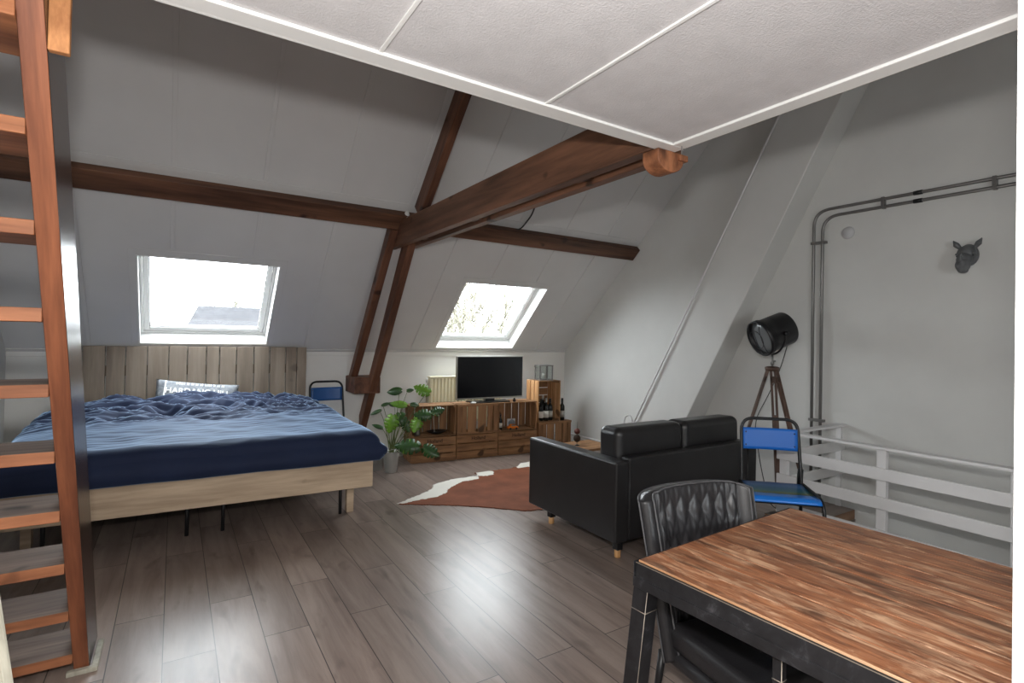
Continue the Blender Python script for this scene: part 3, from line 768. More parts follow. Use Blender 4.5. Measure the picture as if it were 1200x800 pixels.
# ------------------------------------------------------------------ television
def tv():
    z0 = .692
    root = thing('television', 'flat black television with a thin silver frame standing on the crates', 'television', (3.53, 6.05, z0), math.radians(-2))
    W, T0, T1 = .985, .045, .605
    b = BM(); b.box(-W/2, W/2, -.012, .03, T0, T1); b.go('casing', M['silver'], root, bevel=.004)
    b = BM(); b.box(-W/2+.012, W/2-.008, -.016, -.0121, T0+.02, T1-.012); b.go('screen', M['screen'], root, bevel=.001)
    b = BM(); b.prism([(-.25, -.10), (.25, -.10), (.30, .12), (-.30, .12)], 'Z', 0, .014); b.go('stand_base', M['blackplastic'], root, bevel=.004)
    b = BM(); b.box(-.07, .07, .0, .04, .01, .08); b.go('stand_neck', M['blackplastic'], root, bevel=.004)
tv()
z0 = .692
b = BM(); b.sphere((3.23, 5.955, z0+.013), (.042, .026, .013), 14); tag(b.go('game_controller', M['white'], smooth=True), 'small white gadget lying in front of the television stand', 'gadget')
b = BM(); b.box(3.83, 3.86, 5.93, 5.96, z0, z0+.03); b.sphere((3.845, 5.945, z0+.038), .014, 10); tag(b.go('figurine', M['blackplastic'], bevel=.002), 'tiny dark figurine on the crates under the television\'s right half', 'figurine')

# radiator
def radiator():
    root = thing('radiator', 'cream ribbed radiator on the knee wall behind the television', 'radiator', (2.80, 6.36, .40))
    W, Hh = 1.1, .62
    b = BM()
    n = 22
    for i in range(n):
        x = W*i/n; b.prism([(x+.004, -.0), (x+.014, -.022), (x+W/n-.014, -.022), (x+W/n-.004, 0)], 'Z', .03, Hh-.03)
    b.box(0, W, 0, .012, 0, Hh-.01); b.go('panel', M['radiator'], root)
    b = BM(); b.box(-.005, W+.005, -.026, .07, Hh-.022, Hh); b.go('top_grille', M['radiator'], root, bevel=.004)
    b = BM(); b.box(-.006, .004, -.024, .07, .0, Hh-.01); b.go('side_cover', M['radiator'], root, bevel=.003)
    b = BM(); b.lathe([(.0, 0), (.016, .0), (.018, .05), (.012, .06)], (-.03, .02, Hh-.08), 12); b.go('valve', M['white'], root)
    b = BM(); b.box(.1, .14, .012, .1285, .2, .5); b.box(W-.14, W-.1, .012, .1285, .2, .5); b.go('bracket', M['radiator'], root)
radiator()

# heating pipes low on the walls
def rpipe(label, z, y, cat='pipe'):
    b = BM(); b.tube(fillet([(1.95, YB-.04, z), (XR-.04, YB-.04, z), (XR-.04, 4.96, z)], .05), .011, 8)
    return tag(b.go('heating_pipe', M['rail']), label, cat)
rpipe('upper heating pipe along the foot of the walls into the corner', .115, 0)
rpipe('lower heating pipe along the foot of the walls into the corner', .072, 0)

# ------------------------------------------------------------------ small things in the crates
def bottle(label, loc, r=.037, h=.30, lab=True, foil=None, grp='wine bottles in the corner', lm='label'):
    root = thing('wine_bottle', label, 'bottle', loc, 0, grp)
    b = BM(); b.lathe([(.0005, 0), (r*.9, .0), (r, .008), (r, h*.6), (r*.86, h*.68), (r*.42, h*.76), (r*.37, h*.97), (r*.42, h*.975), (r*.42, h), (.0005, h)], (0, 0, 0), 20); b.go('glass', M['bottle'], root)
    if lab:
        b = BM(); b.lathe([(r+.0008, h*.14), (r+.0008, h*.44)], (0, 0, 0), 20); b.go('paper_label', M[lm], root)
    b = BM(); b.lathe([(r*.4+.001, h*.82), (r*.4+.001, h*1.002), (.001, h*1.003)], (0, 0, 0), 14); b.go('foil_cap', M[foil] if foil else M['blackplastic'], root)
    return root
zc = .383+.016
bottle('wine bottle with a white label, leftmost in the standing crate', (4.312, 5.985, zc))
bottle('wine bottle with a square white label, second from the left in the standing crate', (4.392, 5.97, zc), h=.31, foil='silver')
bottle('wine bottle with a grey label, third in the standing crate', (4.475, 5.99, zc), h=.30, lm='silver')
bottle('tall dark bottle behind the others in the standing crate', (4.43, 6.10, zc), h=.33, lab=False, foil='silver')
bottle('wine bottle standing alone on the low corner crate', (4.685, 5.985, .384), h=.31, lm='silver')
bottle('small dark bottle beside the toy car', base+CX*1.165+Vector((.078, .09, .325)), r=.026, h=.20, grp='things in the open crate under the television')
# toy car
cx = base+CX*1.40+Vector((0, .055, .326))
def toy_car():
    root = thing('toy_car', 'small orange toy car on the lower shelf of the crates', 'toy', cx, RZ)
    b = BM(); b.prism([(-.075, .012), (.075, .012), (.078, .035), (.05, .045), (.03, .068), (-.028, .068), (-.05, .044), (-.078, .036)], 'Y', -.03, .03); b.go('body', M['orange'], root, bevel=.006)
    b = BM(); b.prism([(.04, .046), (.026, .063), (-.024, .063), (-.042, .046)], 'Y', -.0315, .0315); b.go('window_band', M['glass_dark'], root)
    for x in (-.045, .045):
        for y in (-.028, .028):
            b = BM(); b.lathe([(.001, -.006), (.014, -.006), (.015, 0), (.014, .006), (.001, .006)], (x, y, .014), 14, mat=Matrix.Rotation(PI/2, 4, 'X')); b.go('wheel', M['blackplastic'], root)
toy_car()
ck = thing('desk_clock', 'round grey dial in a pale square frame behind the toy car', 'clock', base+CX*1.44+Vector((0, .15, .326)), RZ)
b = BM(); b.box(-.06, .06, 0, .02, 0, .125); b.go('case', M['plate'], ck, bevel=.02, seg=4)
b = BM(); b.lathe([(.001, 0), (.046, 0), (.05, .004), (.046, .008), (.001, .006)], (0, -.001, .064), 24, mat=Matrix.Rotation(PI/2, 4, 'X')); b.go('dial', M['glass_dark'], ck)
# vase and dish
b = BM(); b.lathe([(.001, 0), (.032, 0), (.036, .02), (.036, .13), (.022, .17), (.018, .20), (.022, .205), (.016, .205), (.014, .17), (.001, .16)], (0, 0, 0), 20)
tag(b.go('vase', M['conduit'], loc=base+CX*.10+Vector((0, .07, .328))), 'narrow grey vase in the left open crate', 'vase')
b = BM(); b.lathe([(.001, .0), (.06, 0), (.10, .022), (.115, .035), (.105, .035), (.06, .012), (.001, .012)], (0, 0, 0), 28, mat=Matrix.Diagonal((1.15, .85, 1, 1)))
tag(b.go('dish', M['blackplastic'], loc=base+CX*.37+Vector((0, .12, .328))), 'shallow black dish in the left open crate', 'dish')
b = BM(); b.tube([(0, 0, 0), (-.012, .02, .26)], .004, 6); b.sphere((-.012, .02, .26), .008, 8)
tag(b.go('stick', M['label'], loc=base+CX*.345+Vector((0, .13, .345))), 'thin pale stick standing in the black dish', 'stick')
# lantern
def lantern():
    root = thing('lantern', 'grey metal lantern with glass sides on top of the standing crate', 'lantern', (4.405, 6.06, .955), math.radians(-14))
    w, h = .10, .20
    b = BM(); b.box(-w, w, -w, w, 0, .016); b.go('base', M['conduit'], root, bevel=.003)
    for s in (-1, 1):
        for t in (-1, 1):
            b = BM(); b.box(s*w-.007*s-.007, s*w-.007*s+.007, t*w-.007*t-.007, t*w-.007*t+.007, .016, h); b.go('frame_post', M['conduit'], root)
    b = BM(); b.box(-.005, .005, -w, -w+.008, .016, h); b.go('glazing_bar', M['conduit'], root)
    b = BM(); b.box(-w-.004, w+.004, -w-.004, w+.004, h, h+.014); b.go('roof', M['conduit'], root, bevel=.003)
    for q in ((-w+.012, w-.012, -w+.008, -w+.010), (-w+.012, w-.012, w-.006, w-.003), (-w+.003, -w+.006, -w+.012, w-.012), (w-.006, w-.003, -w+.012, w-.012)):
        b = BM(); b.box(*q, .018, h-.002); b.go('glass_pane', M['pane'], root)
    b = BM(); b.tube(fillet([(-w, 0, h-.03), (-w-.04, 0, h-.02), (-w-.045, 0, h+.0), (-w, 0, h+.005)], .02), .004, 6); b.go('handle', M['conduit'], root)
    b = BM(); b.lathe([(.001, .016), (.03, .016), (.03, .10), (.001, .10)], (0, 0, 0), 16); b.go('candle', M['label'], root)
lantern()

# driftwood side table and ball sculpture in the corner behind the sofa
def side_table():
    root = thing('side_table', 'low brown wooden side table between sofa and corner', 'table', (4.46, 5.18, 0), math.radians(2))
    b = BM(); b.box(-.26, .26, -.24, .24, .17, .20); b.go('tabletop', M['crate'], root, bevel=.004)
    for x in (-.22, .22):
        for y in (-.2, .2):
            b = BM(); b.box(x-.02, x+.02, y-.02, y+.02, 0, .17); b.go('leg', M['crateZ'], root, bevel=.003)
side_table()
def sculpture():
    root = thing('ball_sculpture', 'two dark balls stacked on a spike, standing on the low side table', 'ornament', (4.31, 5.19, .20))
    b = BM(); b.lathe([(.001, 0), (.03, 0), (.03, .008), (.001, .01)], (0, 0, 0), 16); b.tube([(0, 0, 0), (0, 0, .30)], [.004, .001], 6); b.go('spike', M['black'], root)
    b = BM(); b.sphere((0, 0, .09), .046, 18); b.go('lower_ball', M['soil'], root, smooth=True)
    b = BM(); b.sphere((0, 0, .18), .038, 18); b.go('upper_ball', M['red'], root, smooth=True)
sculpture()

# ------------------------------------------------------------------ plants
def bucket(label, loc, r=.092, h=.235):
    root = thing('bucket', label, 'bucket', loc, 0, 'galvanised buckets beside the crates')
    b = BM(); b.lathe([(.001, 0), (r*.72, 0), (r*.74, .006), (r*.80, h*.3), (r*.81, h*.31), (r*.97, h*.9), (r*.98, h*.97), (r*1.03, h*.985), (r*1.0, h), (r*.94, h*.97), (r*.72, .02), (.001, .015)], (0, 0, 0), 32)
    b.go('pail', M['steel'], root)
    b = BM(); b.lathe([(.001, h*.82), (r*.90, h*.82), (.001, h*.825)], (0, 0, 0), 20); b.go('soil', M['soil'], root)
    b = BM(); b.tube([(r*1.02*math.cos(a), r*1.02*math.sin(a)*1.0-.0, h*.9-.06*math.sin(a)) for a in [PI+PI*i/14 for i in range(15)]], .003, 6); b.go('handle', M['steel'], root)
bucket('shiny galvanised bucket holding the plant, in front', (2.095, 5.79, 0))
bucket('dull galvanised bucket half hidden behind the shiny one', (1.985, 5.955, 0), .082, .235)
def leaf_mesh(L, W, split=True, curl=.15):
    """heart-shaped leaf, along +X from the stalk, with notches"""
    b = BM(); n = 26
    mid = []; Lf = []; Rt = []
    for i in range(n+1):
        t = i/n; x = (t-.12)*L
        w = W*.5*(math.sin(PI*min(1, (t+.02)**.72)))**.75
        if split and 4 < i < n-3 and (i % 5 == 0): w *= .38
        z = -curl*L*t*t
        mid.append(b.b.verts.new((x, 0, z)))
        bk = -.10*L if t < .25 else .0
        Lf.append(b.b.verts.new((x+bk*(1-t/.25) if t < .25 else x+.03*L, w, z-curl*w*.6-.0)))
        Rt.append(b.b.verts.new((x+bk*(1-t/.25) if t < .25 else x+.03*L, -w, z-curl*w*.6)))
    for i in range(n):
        for S, f in ((Lf, 0), (Rt, 1)):
            q = [mid[i], mid[i+1], S[i+1], S[i]]
            if f: q = q[::-1]
            fa = b.b.faces.new(q); fa.smooth = True
    return b
def plant():
    o = Vector((2.095, 5.79, .19))
    root = thing('monstera_plant', 'leggy green monstera growing from the galvanised bucket', 'plant', o)
    # camera-right direction r, up z, camera depth d, in metres
    R_ = Vector((.843, -.537, 0)); D_ = Vector((.537, .843, 0))
    leaves = [ # right, depth, up, length, width, azimuth(deg, 0=right), pitch, material, split
        (.08, 0, .73, .17, .10, 175, -5, 'leaf', False), (.17, .02, .73, .08, .05, 10, 10, 'leaf', False),
        (.40, .0, .72, .19, .15, 190, 25, 'leaf2', True), (.14, .0, .57, .19, .09, 180, 8, 'leaf2', False), (.22, .02, .575, .10, .06, 5, -5, 'leaf', False),
        (.02, -.05, .43, .20, .17, 235, -70, 'leaf2', True), (.12, .02, .43, .20, .17, 200, -25, 'leaf', True), (.14, 0, .38, .15, .12, 320, -55, 'leaf', True),
        (.42, .0, .46, .19, .15, 200, 5, 'leaf', True), (.30, -.02, .41, .17, .15, 250, -50, 'leaf2', True), (.47, .02, .49, .15, .12, 20, 18, 'leaf', True),
        (.30, -.10, .12, .27, .19, 190, 5, 'leaf', True), (.40, -.08, .10, .20, .16, 330, -20, 'leaf', True), (.24, -.06, .16, .17, .13, 220, -40, 'leaf2', True),
        (-.14, .0, .50, .13, .05, 200, -20, 'leaf', False), (-.11, .02, .56, .10, .045, 10, 20, 'leaf', False), (.02, .05, .56, .13, .06, 140, 10, 'leaf', False), (-.12, .03, .30, .13, .05, 190, 20, 'leaf', False)]
    for (rr, dd, uu, L, W, az, pt, mt, sp) in leaves:
        p = R_*rr+D_*dd+Vector((0, 0, uu))
        b = leaf_mesh(L, W, sp)
        yaw = math.radians(az-32.5)
        a_ = math.radians(az); pc = math.radians(pt)
        X_ = ((R_*math.cos(a_)+D_*math.sin(a_)*.6)*math.cos(pc)+Vector((0, 0, math.sin(pc)))).normalized()
        Nn = (Vector((0, 0, 1))*.45-D_*.9+R_*random.uniform(-.3, .3)); Nn = (Nn-X_*Nn.dot(X_)).normalized(); Y_ = Nn.cross(X_)
        mm = Matrix((X_, Y_, Nn)).transposed().to_4x4(); mm.translation = p
        ob = b.go('leaf', M[mt], root, recalc=False, smooth=True); ob.matrix_local = mm
        m = ob.modifiers.new('t', 'SOLIDIFY'); m.thickness = .0016
        s0 = Vector((random.uniform(-.03, .03), random.uniform(-.03, .03), -.01))
        mid = s0*.5+p*.5+Vector((0, 0, .05+.08*random.random()))-R_*.05*(1 if rr > .1 else -1)*.4
        pts = []
        for i in range(11):
            t = i/10; pts.append(s0*(1-t)**2+mid*2*t*(1-t)+p*t*t)
        b = BM(); b.tube(pts, [.0055-.003*t/10 for t in range(11)], 6); b.go('stem', M['stem'], root)
plant()

# ------------------------------------------------------------------ cowhide
def unproj(px, py, z=0):
    yaw, p, r = map(math.radians, (32.5, .6, 1.1)); return None
def cowhide():
    out = [(1.74, 4.65), (2.02, 4.80), (2.19, 4.90), (2.30, 5.06), (2.55, 5.16), (2.80, 5.16), (2.86, 5.12), (2.90, 5.28), (3.08, 5.28), (3.30, 5.27), (3.50, 5.30), (3.62, 5.42), (3.80, 5.44), (3.95, 5.20),
           (4.0, 4.85), (3.92, 4.5), (4.02, 4.1), (3.85, 3.9), (3.45, 3.95), (3.05, 3.92), (2.86, 3.86), (2.66, 3.92), (2.45, 4.14), (2.20, 4.35), (1.98, 4.50), (1.80, 4.60)]
    w1 = [(1.70, 4.64), (1.98, 4.84), (2.16, 4.98), (2.30, 5.10), (2.52, 5.22), (2.92, 5.22), (2.82, 5.04), (2.60, 5.02), (2.42, 4.90), (2.30, 4.76), (2.18, 4.68), (1.98, 4.66), (1.8, 4.63)]
    w2 = [(2.88, 5.14), (2.92, 5.34), (3.06, 5.32), (3.12, 5.24), (3.05, 5.12), (2.96, 5.10)]
    w3 = [(3.45, 5.24), (3.52, 5.42), (3.62, 5.5), (3.84, 5.5), (3.78, 5.30), (3.62, 5.22)]
    def inside(x, y, P):
        c = False; j = len(P)-1
        for i in range(len(P)):
            if (P[i][1] > y) != (P[j][1] > y) and x < (P[j][0]-P[i][0])*(y-P[i][1])/(P[j][1]-P[i][1])+P[i][0]: c = not c
            j = i
        return c
    b = BM(); s = .012; V = {}
    def v(i, j):
        if (i, j) not in V:
            x, y = i*s, j*s; V[(i, j)] = b.b.verts.new((x, y, .006+.003*fbm(x, y, 4, 2)+.004*max(0, fbm(x, y, 1.6, 5))))
        return V[(i, j)]
    for i in range(int(1.6/s), int(4.1/s)):
        for j in range(int(3.7/s), int(5.6/s)):
            x, y = (i+.5)*s, (j+.5)*s
            xx, yy = x+.018*fbm(x, y, 9, 1)+.010*fbm(x, y, 25, 2), y+.018*fbm(x, y, 9, 3)+.010*fbm(x, y, 25, 4)
            if inside(xx, yy, out):
                f = b.b.faces.new([v(i, j), v(i+1, j), v(i+1, j+1), v(i, j+1)]); f.smooth = True
                if any(inside(xx, yy, P) for P in (w1, w2, w3)): f.material_index = 1
    o = b.go('cowhide_rug', [M['hide'], M['hidewhite']]); m = o.modifiers.new('t', 'SOLIDIFY'); m.thickness = .005; m.offset = -1
    tag(o, 'brown and white cowhide rug on the floor in front of the crates', 'rug')
cowhide()

# ------------------------------------------------------------------ sofa
def sofa():
    X0, X1, Y0, Y1 = 2.62, 4.27, 2.72, 3.80
    W, D = X1-X0, Y1-Y0
    root = thing('sofa', 'black leather two-seat sofa seen from behind', 'sofa', (X0, Y0, 0))
    b = BM(); b.box(0, .13, 0, D, .115, .685); b.go('armrest', M['leather'], root, bevel=.018, seg=4)
    b = BM(); b.box(W-.13, W, 0, D, .115, .685); b.go('armrest', M['leather'], root, bevel=.018, seg=4)
    b = BM(); b.box(.131, W-.131, 0.004, .098, .115, .705); b.go('back_panel', M['leather'], root, bevel=.018, seg=4)
    b = BM(); b.box(.131, W-.131, .151, D-.03, .14, .30); b.go('seat_base', M['leather'], root, bevel=.012, seg=3)
    for i in range(2):
        x0 = .135+i*(W-.27)/2; x1 = x0+(W-.27)/2-.006
        b = BM(); b.box(x0+.01, x1, .30, D-.01, .301, .455); b.go('seat_cushion', M['leather'], root, bevel=.045, seg=5)
        x0 = .13+i*(W-.19)/2; x1 = x0+(W-.19)/2-.006
        b = BM()
        def bc(u, v, x0=x0, x1=x1):
            return None
        b.box(x0, x1, .10, .33, .60, .90)
        o = b.go('back_cushion', M['leather'], root, bevel=.06, seg=6, rot=(math.radians(-1.5), 0, 0))
        for v in o.data.vertices:
            if v.co.z > .8: v.co.z += .0
    for (x, y) in ((.075, .055), (.075, D-.24), (W-.1, .055), (W-.1, D-.24)):
        lg = BM(); lg.box(x-.026, x+.026, y-.026, y+.026, .055, .118); l = lg.go('leg_block', M['blackplastic'], root, bevel=.003)
        b = BM(); b.lathe([(.001, 0), (.021, 0), (.023, .004), (.023, .074), (.001, .074)], (x, y, 0), 18); b.go('leg', M['legwood'], root)
    # seams
    b = BM(); b.tube([(.129, -.002, .13), (.129, -.002, .68)], .003, 6); b.tube([(W-.129, -.002, .13), (W-.129, -.002, .68)], .003, 6); b.go('seam', M['leather2'], root)
sofa()

# ------------------------------------------------------------------ dining table
def table():
    root = thing('dining_table', 'dining table with worn reclaimed wood top and black steel frame', 'table', (1.432, 1.368, 0), math.radians(3.2))
    # local: x right 0..1.1, y negative towards the camera, 0..-2.0
    L, W, zt = 2.1, 1.09, .755
    b = BM(); n = 10; w = W/n
    for i in range(n):
        b.box(i*w+.0012, (i+1)*w-.0012, -L, 0-.002*random.random(), zt-.022, zt-.0008*random.random())
    o = b.go('tabletop', [M['table'], M['table_edge']], root, bevel=.0018, seg=1)
    for p in o.data.polygons:
        if abs(p.normal.z) < .5 and (p.center.x < .005 or p.center.x > W-.005 or p.center.y > -.005 or p.center.y < -L+.005): p.material_index = 1
    # steel angle frame
    b = BM()
    e = .012
    b.box(-e, W+e, -e+.02, e, zt-.094, zt-.005); b.box(-e, W+e, -L-e, -L+e, zt-.094, zt-.005)
    b.box(-e, e*.0-.001, -L, .0, zt-.094, zt-.005); b.box(W+.001, W+e, -L, 0, zt-.094, zt-.005)
    b.box(-e-.003, -e+.002, -L, e-.001, zt-.094, zt-.058)
    b.box(.0, W, -L, 0, zt-.034, zt-.0225)
    b.go('steel_apron', M['wornsteel'], root, bevel=.003)
    b = BM(); b.box(-e-.0008, -e+.001, -L, 0, zt-.0075, zt-.0052); b.go('scuffed_edge', M['scuff'], root)
    def leg(x, y, dx, dy, top=zt-.094, s=.032):
        b = BM(); A = Vector((x, y, top)); B = Vector((x+dx, y+dy, 0))
        vs = []
        for c in (B, A):
            for (i, j) in ((-1, -1), (1, -1), (1, 1), (-1, 1)): vs.append(b.b.verts.new(c+Vector((i*s, j*s, 0))))
        for f in ((0, 3, 2, 1), (4, 5, 6, 7), (0, 1, 5, 4), (1, 2, 6, 5), (2, 3, 7, 6), (3, 0, 4, 7)): b.b.faces.new([vs[k] for k in f])
        l = b.go('leg', M['wornsteel'], root, bevel=.003)
        # bright worn corner along the leg and weld seam
        b = BM(); o_ = Vector((s, -s, 0)) if x < W/2 and y > -1.5 else Vector((-s, -s, 0)); o_ = Vector((-s, -s, 0)) if x < W/2 else Vector((-s, -s, 0))
        b.tube([A+o_, B+o_], .0016, 5); zc_ = .88; C_ = A*zc_+B*(1-zc_)
        b.tube([C_+Vector((-s, s, 0)), C_+Vector((-s, -s, 0)), C_+Vector((s, -s, 0))], .0016, 5); b.go('worn_corner', M['scuff'], root)
    s = .032
    leg(s-.012, -s+.010, -.02, .06); leg(W-s+.01, -s+.01, .02, .06); leg(s-.012, -L+s, -.02, -.06); leg(W-s+.01, -L+s, .02, -.06)
    leg(.03, -.50, .0, .0, s=.014)
table()

# ------------------------------------------------------------------ quilted leather chair
def dining_chair():
    root = thing('dining_chair', 'black leather dining chair with diamond-stitched back tucked under the table', 'chair', (1.955, 1.345, 0), math.radians(-9))
    # local: faces -Y, back at +Y
    hw = .277
    NU, NV = 90, 60
    def center(u, v, off=0):
        x = (2*u-1); a = x
        w = hw*(.90+.12*v)
        # tub curve: wings come forward
        y = .125+.135*v-.085*abs(a)**3
        z = .27+v*(.632-.012*abs(a)**6-.018*a*a)
        return Vector((w*math.sin(a*1.25)/math.sin(1.25), y, z))
    def quilt(u, v):
        x = (2*u-1)
        if abs(x) > .74: return 0
        n = 7.0; c = (x/.74)*n/2
        ch = abs(math.sin(PI*(c+.5*n)))          # vertical channels
        k = 4.2*v
        d1 = abs(math.sin(PI*(c/1.0+k)/1)); d2 = abs(math.sin(PI*(c/1.0-k)/1))
        return .012*ch**.5+.010*min(d1, d2)**.5
    b = BM()
    def nrm(u, v):
        e = .01
        p = center(u, v); du = center(min(1, u+e), v)-center(max(0, u-e), v); dv = center(u, min(1, v+e))-center(u, max(0, v-e))
        n = du.cross(dv); n.normalize(); return n   # towards -Y
    def front(u, v):
        n = nrm(u, v); return center(u, v)+n*(.012+quilt(u, v))*(1 if .01 < v else 1)
    def rear(u, v): return center(u, v)-nrm(u, v)*.05
    F_ = b.grid(NU, NV, front); R_ = b.grid(NU, NV, rear)
    bv = b.b
    for i in range(NU-1):
        f = bv.faces.new([F_[NV-1][i], F_[NV-1][i+1], R_[NV-1][i+1], R_[NV-1][i]]); f = bv.faces.new([F_[0][i], F_[0][i+1], R_[0][i+1], R_[0][i]])
    for j in range(NV-1):
        bv.faces.new([F_[j][0], F_[j+1][0], R_[j+1][0], R_[j][0]]); bv.faces.new([F_[j][-1], F_[j+1][-1], R_[j+1][-1], R_[j][-1]])
    b.go('backrest', M['leather2'], root, smooth=True)
    # piping round the edge
    pts = [front(0, j/30)+Vector((0, 0, 0)) for j in range(31)]+[front(i/40, 1) for i in range(1, 41)]+[front(1, 1-j/30) for j in range(1, 31)]
    b = BM(); b.tube(pts, .0042, 6)
    pts = [rear(0, j/30) for j in range(31)]+[rear(i/40, 1) for i in range(1, 41)]+[rear(1, 1-j/30) for j in range(1, 31)]
    b.tube(pts, .0035, 6); b.go('piping', M['piping'], root)
    b = BM()
    for c in range(-3, 5):
        u = .5+(c-.5)/7*.74
        b.tube([front(u, v/20)+nrm(u, v/20)*.0005 for v in range(1, 20)], .0014, 4)
    b.go('stitching', M['piping'], root)
    b = BM(); b.box(-hw+.02, hw-.02, -.36, .10, .30, .40); b.go('seat', M['leather2'], root, bevel=.035, seg=5)
    b = BM(); b.box(-hw+.02, hw-.02, -.34, .14, .235, .299); b.go('seat_frame', M['leather2'], root, bevel=.03, seg=4)
    for (x, y) in ((-.22, -.29), (.22, -.29), (-.22, .16), (.22, .16)):
        b = BM(); b.tube([(x, y, .24), (x*1.12, y*1.1, 0)], [.018, .012], 10); b.go('leg', M['black'], root)
dining_chair()

# ------------------------------------------------------------------ stair railing
def railing():
    root = thing('stair_railing', 'white wooden stair railing around the stairwell', 'railing', (0, 0, 0))
    X = 4.20
    for (y, yy) in ((2.455, 0), (1.745, 0), (1.03, 0), (.3, 0), (-.45, 0)):
        b = BM(); b.box(X+.015, X+.062, y-.03, y+.03, 0, .808); b.go('post', M['rail'], root, bevel=.003)
    def rx(z, h, x0=None):
        b = BM(); b.box(X-.006, X+.014, -.6, 2.50, z-h/2, z+h/2); b.go('rail', M['rail'], root, bevel=.003)
    b = BM(); b.box(X-.006, X+.068, -.6, 2.50, .808, .828); b.go('top_rail', M['rail'], root, bevel=.003)
    rx(.638, .085); rx(.435, .085); rx(.205, .085)
    Y = 2.41
    b = BM(); b.box(X+.07, XR-.001, Y-.02, Y+.05, .808, .828); b.go('top_rail', M['rail'], root, bevel=.003)
    for z in (.638, .425): 
        b = BM(); b.box(X+.063, XR-.001, Y-.006, Y+.014, z-.042, z+.042); b.go('rail', M['rail'], root, bevel=.003)
    b = BM(); b.box(XR-.03, XR-.001, Y+.015, Y+.06, .087, .808); b.go('post', M['rail'], root, bevel=.003)
railing()
b = BM(); b.box(HX0+.02, XR-.001, 2.315, 2.66, 0, .085)
o = b.go('landing_step', [M['threshold'], M['thr_edge']], bevel=.004)
for p in o.data.polygons:
    if abs(p.normal.z) < .5: p.material_index = 1
tag(o, 'low grey wooden step behind the railing in the corner of the stairwell', 'step')

